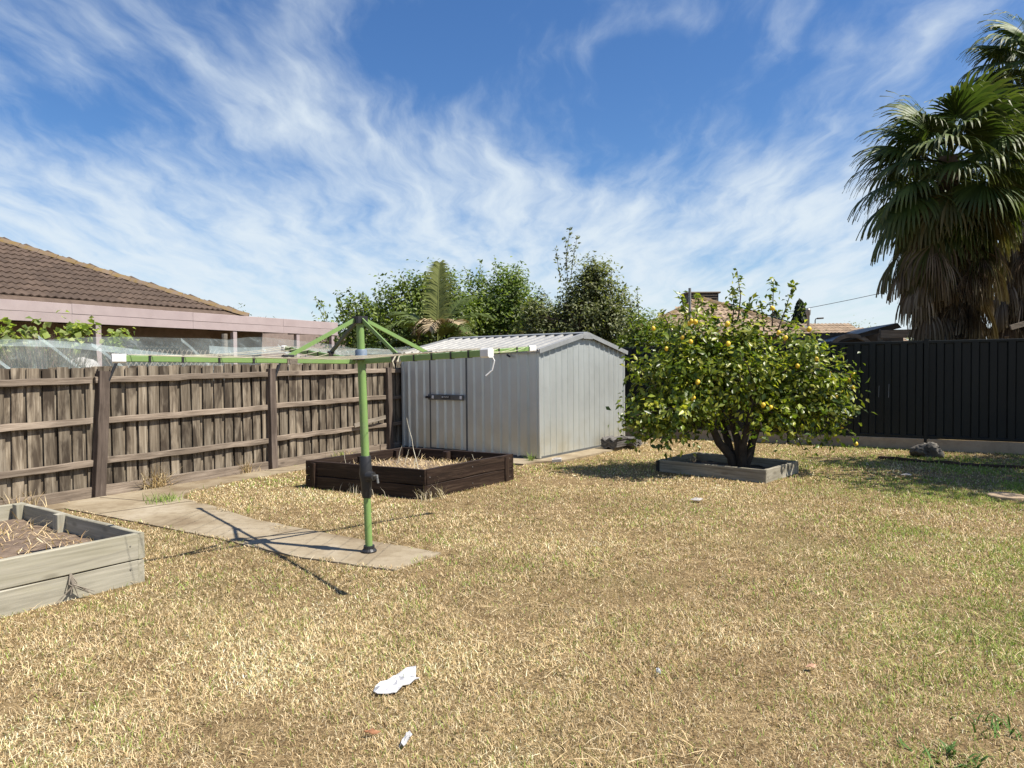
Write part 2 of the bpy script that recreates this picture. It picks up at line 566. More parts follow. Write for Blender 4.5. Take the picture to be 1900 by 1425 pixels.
def m_zinc(name, base, dirt):
    m, N, bs, out = new_mat(name)
    t = N.n('ShaderNodeTexCoord')
    geo = N.n('ShaderNodeNewGeometry')
    pos = geo.outputs['Position']
    n1 = N.noise(pos, 1.4, 5.0, 0.6, 0.3)
    n2 = N.noise(N.n('ShaderNodeMapping', {'Vector': pos, 'Scale': (9, 9, 0.9)}).outputs[0], 1.0, 4.0, 0.6)
    c = N.mix(N.smooth(n1, 0.42, 0.7, 0.0, 0.5), base, tuple(x * 0.82 for x in base))
    c = N.mix(N.smooth(n2, 0.5, 0.75, 0.0, 0.35), c, tuple(x * 1.12 for x in base))
    # splash of soil along the foot of the sheets
    sp = N.n('ShaderNodeSeparateXYZ', {0: pos})
    f = N.math('MULTIPLY', N.smooth(sp.outputs[2], 0.75, 0.02), N.smooth(n1, 0.3, 0.65))
    c = N.mix(N.math('MULTIPLY', f, 0.5), c, dirt)
    setc(N, bs, 'Base Color', c)
    bs.inputs['Metallic'].default_value = 0.5
    setc(N, bs, 'Roughness', N.math('ADD', N.math('MULTIPLY', n2, 0.2), 0.27))
    # slightly dented, oil-canned sheet
    bump(N, bs, N.math('ADD', N.noise(pos, 5.0, 3.0, 0.5), N.math('MULTIPLY', n2, 0.3)), 0.25, 0.02)
    return m


MAT['zinc'] = m_zinc('zinc_wall_sheet', (0.52, 0.55, 0.54), (0.42, 0.36, 0.22))
MAT['zinc_roof'] = m_zinc('zinc_roof_sheet', (0.36, 0.35, 0.32), (0.5, 0.5, 0.4))


def m_concrete(name, c1, c2, c3):
    m, N, bs, out = new_mat(name)
    geo = N.n('ShaderNodeNewGeometry')
    pos = geo.outputs['Position']
    n1 = N.noise(pos, 1.1, 6.0, 0.6, 0.3)
    n2 = N.noise(pos, 9.0, 6.0, 0.65)
    n3 = N.noise(pos, 70.0, 3.0, 0.6)
    c = N.ramp(n1, [(0.32, c3), (0.5, c1), (0.7, c2)])
    c = N.mix(N.smooth(n2, 0.45, 0.7, 0.0, 0.45), c, c3)
    c = N.mix(N.smooth(n3, 0.56, 0.7, 0.0, 0.3), c, tuple(x * 0.55 for x in c1))
    setc(N, bs, 'Base Color', c)
    bs.inputs['Roughness'].default_value = 0.9
    bs.inputs['Specular IOR Level'].default_value = 0.2
    bump(N, bs, N.math('ADD', n3, N.math('MULTIPLY', n2, 2.0)), 0.35, 0.006)
    return m


MAT['path'] = m_concrete('stained_concrete', (0.275, 0.225, 0.152), (0.345, 0.295, 0.218), (0.155, 0.113, 0.068))
MAT['plinth'] = m_concrete('plinth_concrete', (0.36, 0.275, 0.185), (0.42, 0.33, 0.23), (0.23, 0.165, 0.105))


def m_lawn():
    m, N, bs, out = new_mat('dry_lawn')
    geo = N.n('ShaderNodeNewGeometry')
    pos = geo.outputs['Position']
    n1 = N.noise(pos, 0.55, 5.0, 0.6, 0.3)
    n2 = N.noise(pos, 7.0, 6.0, 0.7)
    n3 = N.noise(pos, 55.0, 4.0, 0.7)
    c = N.ramp(N.math('ADD', N.math('MULTIPLY', n2, 0.45), N.math('MULTIPLY', n3, 0.55)),
               [(0.36, (0.060, 0.037, 0.018)), (0.50, (0.225, 0.155, 0.078)), (0.66, (0.47, 0.355, 0.19))])
    c = N.mix(N.smooth(n1, 0.45, 0.68, 0.0, 0.45), c, (0.19, 0.165, 0.07))
    setc(N, bs, 'Base Color', c)
    bs.inputs['Roughness'].default_value = 0.95
    bs.inputs['Specular IOR Level'].default_value = 0.1
    bump(N, bs, N.math('ADD', n3, n2), 0.9, 0.03)
    return m


MAT['lawn'] = m_lawn()


def m_net(name, dens):
    """fine bird netting: threads too thin to model, so the weave is coverage"""
    m, N, bs, out = new_mat(name)
    t = N.n('ShaderNodeTexCoord')
    n1 = N.noise(t.outputs['Object'], 1.7, 4.0, 0.6, 0.6)
    n2 = N.noise(N.n('ShaderNodeMapping', {'Vector': t.outputs['Object'], 'Scale': (1.2, 9, 9)}).outputs[0], 1.0, 4.0, 0.6, 0.8)
    f = N.math('ADD', N.smooth(n1, 0.35, 0.7, dens * 0.5, dens * 1.1), N.smooth(n2, 0.55, 0.75, 0.0, dens * 0.9))
    bs.inputs['Base Color'].default_value = (0.50, 0.60, 0.60, 1)
    bs.inputs['Roughness'].default_value = 0.6
    tr = N.n('ShaderNodeBsdfTransparent')
    mx = N.n('ShaderNodeMixShader', {0: f})
    N.t.links.new(tr.outputs[0], mx.inputs[1])
    N.t.links.new(bs.outputs[0], mx.inputs[2])
    N.t.links.new(mx.outputs[0], out.inputs[0])
    return m


MAT['net'] = m_net('bird_net', 0.115)
MAT['net_fold'] = m_net('bird_net_fold', 0.36)

# ------------------------------------------------------------------ ground, concrete
SH_N = Vector((0.44, 11.47, 0.0))            # near corner of the shed
SH_A = Vector((-0.806, 0.592, 0.0))          # along the door side
SH_B = Vector((0.592, 0.806, 0.0))           # along the gable side
SH_LA, SH_LB = 3.11, 2.98
SH_EAVE, SH_RIDGE = 1.80, 2.11

ground = put('ground', MB().add([(-600, -600, 0), (600, -600, 0), (600, 900, 0), (-600, 900, 0)], [(0, 1, 2, 3)]), MAT['lawn'])
tag(ground, 'dry straw coloured lawn ground', None, None, 'structure')

PATH1 = [(-6.6, 6.75), (-5.03, 7.82), (-4.29, 7.37), (-3.69, 7.0), (-2.60, 6.30), (-1.735, 5.70), (-0.905, 5.325),
         (-0.607, 5.813), (-1.21, 6.19), (-1.80, 6.57), (-2.68, 7.18), (-3.345, 7.84), (-3.95, 8.35), (-4.10, 8.72), (-3.86, 9.60), (-3.2, 10.68), (-2.55, 11.75),
         (-1.9, 12.85), (-2.14, 13.15), (-2.70, 12.30), (-3.60, 10.85), (-5.0, 8.55), (-6.3, 6.45)]
SLAB = []
for a, b in ((-0.12, -0.62), (3.25, -0.62), (3.25, 3.2), (-0.42, 3.2), (-0.42, 0.05), (-0.12, -0.3)):
    p = SH_N + SH_A * a + SH_B * b
    SLAB.append((p.x, p.y))


def slab(name, poly, z, label):
    n = len(poly)
    # subdivide and roughen the edge
    pts = []
    for i in range(n):
        x0, y0 = poly[i]
        x1, y1 = poly[(i + 1) % n]
        k = max(1, int(math.hypot(x1 - x0, y1 - y0) / 0.12))
        for j in range(k):
            t = j / k
            jj = 0.0 if j == 0 else 0.008
            pts.append((x0 + (x1 - x0) * t + random.uniform(-jj, jj), y0 + (y1 - y0) * t + random.uniform(-jj, jj)))
    m = len(pts)
    vs = [(x, y, z) for x, y in pts] + [(x, y, -0.05) for x, y in pts]
    fs = [tuple(range(m))] + [((i + 1) % m, i, m + i, m + (i + 1) % m) for i in range(m)]
    me = MB().add(vs, fs).mesh(name)
    import bmesh
    bm = bmesh.new()
    bm.from_mesh(me)
    bmesh.ops.triangulate(bm, faces=[f for f in bm.faces if len(f.verts) > 4])
    bmesh.ops.recalc_face_normals(bm, faces=bm.faces)
    bm.to_mesh(me)
    bm.free()
    return tag(put(name, me, MAT['path']), label, None, None, 'structure')


path = slab('concrete_path', PATH1, 0.014, 'sandy concrete path along the paling fence to the clothesline')
slab('concrete_slab', SLAB, 0.030, 'concrete slab under the silver shed')
# control joints scored into the path
jm = m_plain('joint_dirt', (0.07, 0.05, 0.03), 0.95, scale=20)
for a, b in (((-5.0, 8.45), (-4.02, 8.10)), ((-4.45, 7.50), (-3.75, 8.18)), ((-3.75, 10.55), (-3.25, 10.55)), ((-2.45, 6.21), (-2.0, 6.72))):
    va, vb = Vector((a[0], a[1], 0.0150)), Vector((b[0], b[1], 0.0150))
    put('joint', MB().bar(va, vb, 0.014, 0.003), jm, path)

# ------------------------------------------------------------------ paling fence
P2 = Vector((-3.744, 10.817, 0.0))
FEN = thing('paling_fence', P2, 'weathered brown timber paling fence with three rails beside the concrete path', 'fence')
FN = YU                                        # fence face looks towards the yard along +u


def fpt(s, off=0.0, z=0.0):
    return P2 + YV * s + FN * off + Vector((0, 0, z))


pm = [board_mesh('paling', 1.58, 0.125, 0.016, 0.003, 5, 0.0022) for _ in range(6)]
s = -5.3
i = 0
while s < 5.6:
    zt = 1.565 + 0.012 * (s + 3.0) + random.uniform(-0.014, 0.014)
    me = pm[i % 6]
    lean = random.uniform(-0.012, 0.012)
    off = -0.027 if i % 2 == 0 else -0.058
    # local X (grain) up, local Z along the fence
    xd = Vector((0, 0, 1)) + YV * lean
    M = frame(fpt(s, off + random.uniform(-0.003, 0.003), zt - 1.58 + 0.02), xd, YV)
    sc = Matrix.Diagonal((1.0, 1.0, random.uniform(0.90, 1.10), 1.0))
    put('paling', me, MAT['paling'], FEN, M @ sc)
    s += random.uniform(0.072, 0.092)
    i += 1
posts = [(-5.35, 0.0), (-2.65, 0.075), (0.0, 0.006), (2.70, 0.0), (5.4, 0.0)]
RZ = (1.395, 0.895, 0.385)
for k in range(len(posts) - 1):
    for z in RZ:
        s0, s1 = posts[k][0] + 0.02, posts[k + 1][0] - 0.02
        dz0, dz1 = random.uniform(-0.012, 0.012), random.uniform(-0.012, 0.012)
        a, b = fpt(s0, 0.008, z + dz0 + 0.010 * (s0 + 3)), fpt(s1, 0.008, z + dz1 + 0.010 * (s1 + 3))
        me = board_mesh('rail', (b - a).length, 0.078, 0.050, 0.006, 12, 0.006)
        put('rail', me, MAT['rail'], FEN, frame(a, b - a))
for k, (s0, ln) in enumerate(posts):
    me = board_mesh('post', 1.60, 0.13 if k < 2 else 0.11, 0.105, 0.006, 8, 0.004)
    base = fpt(s0 - 0.06, 0.055, -0.05)
    M = frame(base, Vector((0, 0, 1)) + YV * ln * 1.0 + FN * (-0.02), YV)
    put('post', me, MAT['post'], FEN, M)
    # black steel stay that once carried the netting
    if k in (1, 2):
        a = fpt(s0 + 0.04 + ln * 1.45, 0.06, 1.40)
        put('stay_rod', MB().bar(a, a + YV * 0.17 + Vector((0, 0, 0.36)), 0.028, 0.028, ch=0.004), MAT['black'], FEN)
s = -5.3
while s < 5.2:
    L = random.uniform(2.3, 2.7)
    e = min(s + L, 5.3)
    a, b = fpt(s, 0.012, 0.0 + random.uniform(-0.03, 0.0)), fpt(e, 0.012, random.uniform(-0.03, 0.01))
    put('plinth_board', board_mesh('plinth_board', (b - a).length - 0.01, 0.155, 0.028, 0.004, 10, 0.005), MAT['rail'], FEN, frame(a, b - a))
    s = e
# loose broken board caught on the bottom rail
a, b = fpt(1.75, 0.075, 0.50), fpt(2.55, 0.080, 0.60)
put('loose_board', board_mesh('loose_board', (b - a).length, 0.07, 0.02, 0.003, 6, 0.005), MAT['timber'], FEN, frame(a, b - a))

# ------------------------------------------------------------------ metal fence
C0 = Vector((3.36, 14.95, 0.0))
MF = thing('metal_fence', C0, 'dark charcoal steel sheet fence on a pale plinth behind the lemon tree', 'fence')
MN = -YV


def mpt(s, off=0.0, z=0.0):
    return C0 + YU * s + MN * off + Vector((0, 0, z))


def sheet_mesh(name, length, zlo, ztop_fn, period, prof, phase=0.0):
    """folded steel sheet: local X along, -Y out, Z up; prof = [(fraction of period, depth)]"""
    xs = []
    x = -phase
    while x < length + period:
        for f, d in prof:
            xx = x + f * period
            if 0 <= xx <= length:
                xs.append((xx, d))
        x += period
    xs = sorted(set([(0.0, 0.0)] + xs + [(length, 0.0)]))
    vs, fs = [], []
    for xx, d in xs:
        vs.append((xx, -d, zlo))
        vs.append((xx, -d, ztop_fn(xx)))
    for k in range(len(xs) - 1):
        if xs[k + 1][0] - xs[k][0] > 1e-6 or xs[k + 1][1] != xs[k][1]:
            fs.append((2 * k, 2 * k + 2, 2 * k + 3, 2 * k + 1))
    n = len(vs)
    # give the sheet its thickness
    t = 0.004
    vs2 = [(a, b + t, c) for a, b, c in vs]
    fs2 = [tuple(reversed([q + n for q in f])) for f in fs]
    rim = []
    m = len(xs)
    for k in range(m - 1):
        rim.append((2 * k + 1, 2 * k + 3, n + 2 * k + 3, n + 2 * k + 1))
        rim.append((2 * k, n + 2 * k, n + 2 * k + 2, 2 * k + 2))
    rim += [(0, 1, n + 1, n), (2 * m - 2, n + 2 * m - 2, n + 2 * m - 1, 2 * m - 1)]
    me = bpy.data.meshes.new(name)
    me.from_pydata(vs + vs2, [], fs + fs2 + rim)
    me.update()
    return me


cb_prof = [(0.0, 0.0), (0.44, 0.0), (0.52, 0.034), (0.90, 0.034), (0.98, 0.0)]
POSTS = [-3.95, -2.4, 0.0, 2.40, 4.72, 7.1, 9.5, 11.9]
TOPZ, LOWZ = 1.915, 0.235
cbm = {}
for k in range(len(POSTS) - 1):
    s0, s1 = POSTS[k] + 0.03, POSTS[k + 1] - 0.03
    nsh = 3 if s1 - s0 > 1.9 else 2
    wsh = (s1 - s0) / nsh
    for q in range(nsh):
        key = round(wsh, 3)
        if key not in cbm:
            cbm[key] = sheet_mesh('sheet', wsh, LOWZ, lambda x: TOPZ, wsh / 3.0, cb_prof)
        put('sheet', cbm[key], MAT['charcoal'], MF, frame(mpt(s0 + q * wsh, 0.0 + 0.002 * (q % 2)), YU))
    put('top_rail', MB().bar(mpt(s0, 0.005, TOPZ + 0.006), mpt(s1, 0.005, TOPZ + 0.006), 0.062, 0.055, ch=0.008), MAT['charcoal'], MF)
    put('bottom_rail', MB().bar(mpt(s0, 0.005, LOWZ - 0.006), mpt(s1, 0.005, LOWZ - 0.006), 0.062, 0.055, ch=0.008), MAT['charcoal'], MF)
    a, b = mpt(POSTS[k] + 0.02, 0.03, -0.05), mpt(POSTS[k + 1] - 0.02, 0.03, -0.05)
    put('plinth', board_mesh('plinth', (b - a).length, LOWZ + 0.010, 0.055, 0.006, 8, 0.003), MAT['plinth'], MF, frame(a, b - a))
for sp in POSTS:
    mb = MB().bar(mpt(sp, 0.012, 0.0), mpt(sp, 0.012, TOPZ + 0.045), 0.075, 0.085, up=MN, ch=0.006)
    po = put('post', mb, MAT['charcoal'], MF)
    put('post_cap', MB().bar(mpt(sp, 0.012, TOPZ + 0.0455), mpt(sp, 0.012, TOPZ + 0.062), 0.086, 0.096, up=MN, ch=0.006), MAT['charcoal'], po)
# pale scuffs on the sheets near the post
scm = m_plain('chalky_scuff', (0.20, 0.21, 0.21), 0.8, scale=30)
for sx, z0, z1, w in ((3.97, 0.93, 1.14, 0.007), (4.13, 0.92, 1.17, 0.009)):
    put('scuff', MB().bar(mpt(sx, 0.041, z0), mpt(sx + 0.006, 0.041, z1), w, 0.002, up=MN), scm, MF)

# ------------------------------------------------------------------ shed
SHED = thing('garden_shed', SH_N, 'silver zinc steel garden shed with low gable roof and barred door', 'shed')
rib = [(0.0, 0.0), (0.70, 0.0), (0.77, 0.034), (0.85, 0.034), (0.97, 0.0)]
rib_g = [(0.0, 0.0), (0.70, 0.0), (0.76, 0.011), (0.90, 0.011), (0.96, 0.0)]
rib_per = 0.193


def shed_pt(a, b, z=0.0):
    return SH_N + SH_A * a + SH_B * b + Vector((0, 0, z))


# door side: sheets run from the far end (a=3.11) to the near corner (a=0); local X goes along -A
def door_side(a_hi, a_lo, zlo, zhi, off, name, mat, par=SHED):
    L = a_hi - a_lo
    me = sheet_mesh(name, L, zlo, lambda x: zhi, rib_per, rib)
    return put(name, me, mat, par, frame(shed_pt(a_hi, 0.0) - SH_B * off, -SH_A))


door_side(3.11, 2.43, 0.05, SH_EAVE, 0.0, 'wall_sheet', MAT['zinc'])
door_side(1.53, 0.765, 0.05, SH_EAVE, 0.0, 'wall_sheet', MAT['zinc'])
door_side(0.765, 0.0, 0.05, SH_EAVE, 0.003, 'wall_sheet', MAT['zinc'])
DOOR = door_side(2.40, 1.56, 0.075, SH_EAVE - 0.045, 0.004, 'door', MAT['zinc'])
for a in (2.415, 1.545):
    put('door_channel', MB().bar(shed_pt(a, 0.012, 0.05), shed_pt(a, 0.012, SH_EAVE - 0.03), 0.036, 0.035, up=SH_B), MAT['dark_gap'], DOOR)
put('door_head', MB().bar(shed_pt(2.43, 0.002, SH_EAVE - 0.022), shed_pt(1.53, 0.002, SH_EAVE - 0.022), 0.04, 0.04), MAT['zinc'], DOOR)
# locking bar with maker's plate and two white reflectors
zb = 1.005
bar = put('lock_bar', MB().bar(shed_pt(2.42, -0.045, zb), shed_pt(1.585, -0.045, zb), 0.026, 0.098, ch=0.006), MAT['bar_steel'], DOOR)
put('bolt', MB().bar(shed_pt(2.47, -0.06, zb), shed_pt(2.36, -0.06, zb - 0.004), 0.035, 0.045, ch=0.01), MAT['black'], DOOR)
put('name_plate', MB().bar(shed_pt(2.095, -0.0595, zb + 0.004), shed_pt(1.875, -0.0595, zb + 0.004), 0.004, 0.052), MAT['black'], DOOR)
put('plate_emblem', MB().bar(shed_pt(2.078, -0.0625, zb + 0.006), shed_pt(2.052, -0.0625, zb + 0.006), 0.003, 0.026, ch=0.0012), MAT['white_plastic'], DOOR)
for q in range(6):       # small worn lettering strokes on the plate
    aa = 2.035 - q * 0.022
    put('plate_stroke', MB().bar(shed_pt(aa, -0.0625, zb + 0.008), shed_pt(aa - 0.014, -0.0625, zb + 0.008 + (0.002 if q % 2 else -0.002)), 0.003, 0.013), MAT['white_plastic'], DOOR)
for aa in (2.30, 1.63):
    put('reflector', MB().bar(shed_pt(aa + 0.024, -0.0605, zb + 0.004), shed_pt(aa - 0.024, -0.0605, zb), 0.005, 0.056, ch=0.002), MAT['white_plastic'], DOOR)
put('hook', MB().tube([shed_pt(0.62, -0.002, SH_EAVE - 0.04), shed_pt(0.60, -0.06, SH_EAVE - 0.055), shed_pt(0.53, -0.07, SH_EAVE - 0.085)], 0.014, 6), MAT['black'], SHED)


def gable_top(b):
    return SH_EAVE + (SH_RIDGE - SH_EAVE) * (1 - abs(b / SH_LB * 2 - 1)) - 0.012


def gable_side(a, flip):
    edges = [0.0, 0.745, 1.49, 2.235, 2.98]
    for q in range(4):
        b0, b1 = edges[q], edges[q + 1]
        if not flip:
            me = sheet_mesh('wall_sheet', b1 - b0, 0.05, lambda x, b0=b0: gable_top(b0 + x), rib_per * 0.965, rib_g)
            put('wall_sheet', me, MAT['zinc'], SHED, frame(shed_pt(a, b0) - SH_A * (0.002 * (q % 2)), SH_B))
        else:
            me = sheet_mesh('wall_sheet', b1 - b0, 0.05, lambda x, b1=b1: gable_top(b1 - x), rib_per * 0.965, rib)
            put('wall_sheet', me, MAT['zinc'], SHED, frame(shed_pt(a, b1) + SH_A * (0.002 * (q % 2)), -SH_B))


gable_side(0.0, False)
gable_side(3.11, True)
me = sheet_mesh('wall_sheet', SH_LA, 0.05, lambda x: SH_EAVE, rib_per, rib)
put('wall_sheet', me, MAT['zinc'], SHED, frame(shed_pt(0.0, SH_LB), SH_A))
for a, b in ((0, 0), (0, SH_LB), (SH_LA, 0), (SH_LA, SH_LB)):
    put('corner_flashing', MB().bar(shed_pt(a, b, 0.04), shed_pt(a, b, SH_EAVE - 0.01), 0.05, 0.05, up=SH_A, ch=0.004), MAT['zinc'], SHED)
put('base_channel', MB().bar(shed_pt(3.12, 0.01, 0.045), shed_pt(0.0, 0.01, 0.045), 0.05, 0.04), MAT['dark_gap'], SHED)
put('base_channel', MB().bar(shed_pt(0.01, 0.03, 0.045), shed_pt(0.01, 2.98, 0.045), 0.05, 0.04), MAT['dark_gap'], SHED)
# roof sheets: ribs run down the slope; local X along the eave, Z up the slope
slope_len = math.hypot(SH_LB / 2 + 0.06, SH_RIDGE - SH_EAVE) + 0.01
rise = (SH_RIDGE - SH_EAVE) / (SH_LB / 2)
roof_rib = [(0.0, 0.0), (0.55, 0.0), (0.66, 0.034), (0.86, 0.034), (0.97, 0.0)]
for side in (0, 1):
    up = (SH_B if side == 0 else -SH_B) + Vector((0, 0, rise))
    b_e = -0.06 if side == 0 else SH_LB + 0.06
    for q in range(4):
        w = (SH_LA + 0.10) / 4
        a0 = -0.05 + q * w
        if side == 0:
            org, xd = shed_pt(a0 + w, b_e, SH_EAVE - 0.06 * rise + 0.012 + 0.002 * (q % 2)), -SH_A
        else:
            org, xd = shed_pt(a0, b_e, SH_EAVE - 0.06 * rise + 0.012 + 0.002 * (q % 2)), SH_A
        me = sheet_mesh('roof_sheet', w, 0.0, lambda x: slope_len, 0.2006, roof_rib)
        put('roof_sheet', me, MAT['zinc_roof'], SHED, frame(org, xd, up))
rz = SH_RIDGE + 0.045
put('ridge_cap', MB().add([shed_pt(-0.055, SH_LB / 2 - 0.13, rz - 0.012), shed_pt(-0.055, SH_LB / 2, rz + 0.008), shed_pt(-0.055, SH_LB / 2 + 0.13, rz - 0.012),
                           shed_pt(3.165, SH_LB / 2 - 0.13, rz - 0.012), shed_pt(3.165, SH_LB / 2, rz + 0.008), shed_pt(3.165, SH_LB / 2 + 0.13, rz - 0.012),
                           shed_pt(-0.055, SH_LB / 2 - 0.13, rz - 0.03), shed_pt(-0.055, SH_LB / 2 + 0.13, rz - 0.03), shed_pt(3.165, SH_LB / 2 - 0.13, rz - 0.03), shed_pt(3.165, SH_LB / 2 + 0.13, rz - 0.03)],
                          [(0, 3, 4, 1), (1, 4, 5, 2), (0, 1, 2, 7, 6), (3, 8, 9, 5, 4), (0, 6, 8, 3), (2, 5, 9, 7), (6, 7, 9, 8)]), MAT['gutter'], SHED)
for a in (-0.062, SH_LA + 0.062):
    for b0, b1 in ((-0.07, SH_LB / 2), (SH_LB + 0.07, SH_LB / 2)):
        z0, z1 = SH_EAVE - 0.07 * rise, SH_RIDGE
        put('barge', MB().bar(shed_pt(a, b0, z0 + 0.012), shed_pt(a, b1, z1 + 0.012), 0.018, 0.075), MAT['gutter'], SHED)
put('apex_plate', MB().add([shed_pt(-0.074, SH_LB / 2 - 0.16, SH_RIDGE - 0.075), shed_pt(-0.074, SH_LB / 2 + 0.16, SH_RIDGE - 0.075), shed_pt(-0.074, SH_LB / 2 + 0.16, SH_RIDGE - 0.02), shed_pt(-0.074, SH_LB / 2, SH_RIDGE + 0.03), shed_pt(-0.074, SH_LB / 2 - 0.16, SH_RIDGE - 0.02)] +
                          [shed_pt(-0.060, SH_LB / 2 - 0.16, SH_RIDGE - 0.075), shed_pt(-0.060, SH_LB / 2 + 0.16, SH_RIDGE - 0.075), shed_pt(-0.060, SH_LB / 2 + 0.16, SH_RIDGE - 0.02), shed_pt(-0.060, SH_LB / 2, SH_RIDGE + 0.03), shed_pt(-0.060, SH_LB / 2 - 0.16, SH_RIDGE - 0.02)],
                         [(0, 1, 2, 3, 4), (9, 8, 7, 6, 5), (0, 5, 6, 1), (1, 6, 7, 2), (2, 7, 8, 3), (3, 8, 9, 4), (4, 9, 5, 0)]), MAT['gutter'], SHED)
put('eave_flashing', MB().bar(shed_pt(3.16, -0.066, SH_EAVE - 0.008), shed_pt(-0.055, -0.066, SH_EAVE - 0.008), 0.012, 0.030), MAT['gutter'], SHED)
# ------------------------------------------------------------------ rotary clothesline
HB = Vector((-1.213, 5.85, 0.014))
CL = thing('rotary_clothesline', HB, 'green steel rotary clothesline with four arms standing on the concrete path end', 'clothesline')
LEAN = Vector((-0.026, 0.0, 1.0))


def cpt(z):
    return HB + LEAN * z


put('base_collar', MB().lathe([(0.062, 0), (0.065, 0.012), (0.048, 0.03), (0.046, 0.055)], 16, HB), MAT['black'], CL)
put('lower_pole', shade_smooth(MB().tube([cpt(0.03), cpt(0.52)], 0.0305, 20).mesh('lower_pole')), MAT['green_steel'], CL)
put('upper_pole', shade_smooth(MB().tube([cpt(0.72), cpt(1.635)], 0.0335, 20).mesh('upper_pole')), MAT['green_steel'], CL)
w = put('winder_housing', shade_smooth(MB().tube([cpt(0.46), cpt(0.48), cpt(0.60), cpt(0.66), cpt(0.70), cpt(0.80), cpt(0.81)], [0.038, 0.042, 0.046, 0.058, 0.052, 0.047, 0.042], 18).mesh('winder_housing')), MAT['black'], CL)
put('winder_gear', shade_smooth(MB().tube([cpt(0.645) + Vector((0.02, -0.03, 0)), cpt(0.645) + Vector((0.075, -0.055, 0))], [0.045, 0.036], 14).mesh('winder_gear')), MAT['black'], w)
put('crank_stub', MB().tube([cpt(0.645) + Vector((0.07, -0.05, 0.0)), cpt(0.645) + Vector((0.105, -0.065, 0.01)), cpt(0.61) + Vector((0.112, -0.07, -0.02))], 0.010, 8), MAT['flue'], w)
put('swivel_collar', shade_smooth(MB().tube([cpt(1.625), cpt(1.64), cpt(1.69), cpt(1.70)], [0.055, 0.05, 0.05, 0.045], 18).mesh('swivel_collar')), MAT['bluegrey'], CL)
put('top_pole', shade_smooth(MB().tube([cpt(1.68), cpt(1.93)], 0.0315, 20).mesh('top_pole')), MAT['green_steel'], CL)
put('top_hub', MB().bar(cpt(1.915), cpt(1.975), 0.105, 0.105, up=(1, 0.8, 0), ch=0.012), MAT['black'], CL)
put('arm_plate', MB().bar(cpt(1.612), cpt(1.624), 0.17, 0.17, up=(1, 0.8, 0), ch=0.02), MAT['black'], CL)
HUBZ = 1.60
hub = cpt(HUBZ)
TIPS = [Vector((-2.66, 4.77, 1.640)), Vector((-0.165, 4.45, 1.650)), Vector((0.19, 7.00, 1.735)), Vector((-2.36, 7.30, 1.765))]
LINE_F = [0.36, 0.50, 0.64, 0.78, 0.90, 0.975]


def arm_pt(k, f, up=0.0):
    return hub.lerp(TIPS[k], f) + Vector((0, 0, up))


for k in range(4):
    d = (TIPS[k] - hub).normalized()
    arm = put('arm', MB().bar(hub + d * 0.06, TIPS[k], 0.022, 0.044, ch=0.004), MAT['green_steel'], CL)
    put('end_cap', MB().bar(TIPS[k] - d * 0.03, TIPS[k] + d * 0.055, 0.046, 0.062, ch=0.01), MAT['white_plastic'], arm)
    put('sleeve', MB().bar(arm_pt(k, 0.31), arm_pt(k, 0.355), 0.034, 0.052), MAT['timber'], arm)
    for f in LINE_F[1:5]:
        put('line_notch', MB().bar(arm_pt(k, f - 0.004), arm_pt(k, f + 0.004), 0.032, 0.051), MAT['black'], arm)
    st = put('strut', MB().bar(cpt(1.945) + d * 0.045, arm_pt(k, 0.345, 0.035), 0.010 if k == 1 else 0.022, 0.030), MAT['green_steel'] if k in (0, 2, 1) else MAT['dark_green'], CL)
    put('strut_foot', MB().bar(arm_pt(k, 0.325, 0.035), arm_pt(k, 0.37, 0.035), 0.034, 0.024, ch=0.005), MAT['black'], st)
for f in LINE_F:
    for k in range(4):
        a, b = arm_pt(k, f, 0.028), arm_pt((k + 1) % 4, f, 0.028)
        sag = 0.018 + 0.02 * f
        pts = [a.lerp(b, t / 8) - Vector((0, 0, sag * 4 * (t / 8) * (1 - t / 8))) for t in range(9)]
        put('clothes_line', MB().tube(pts, 0.0019, 5), MAT['cord'], CL)
t1 = TIPS[1]
put('loose_cord', MB().tube([t1 + Vector((0.03, -0.03, 0)), t1 + Vector((0.055, -0.03, -0.05)), t1 + Vector((0.04, -0.03, -0.11)), t1 + Vector((0.0, -0.03, -0.145))], 0.005, 6), MAT['white_plastic'], CL)
kn = arm_pt(1, 0.36)
mb = MB()
for q in range(5):
    o = Vector((random.uniform(-0.02, 0.04), -0.025, 0.0))
    mb.tube([kn + o + Vector((0, 0, 0.03)), kn + o + Vector((random.uniform(-0.03, 0.03), -0.02, -0.02)), kn + o + Vector((random.uniform(-0.03, 0.03), -0.01, -0.065))], 0.006, 6)
put('cord_knot', mb, MAT['cord'], CL)

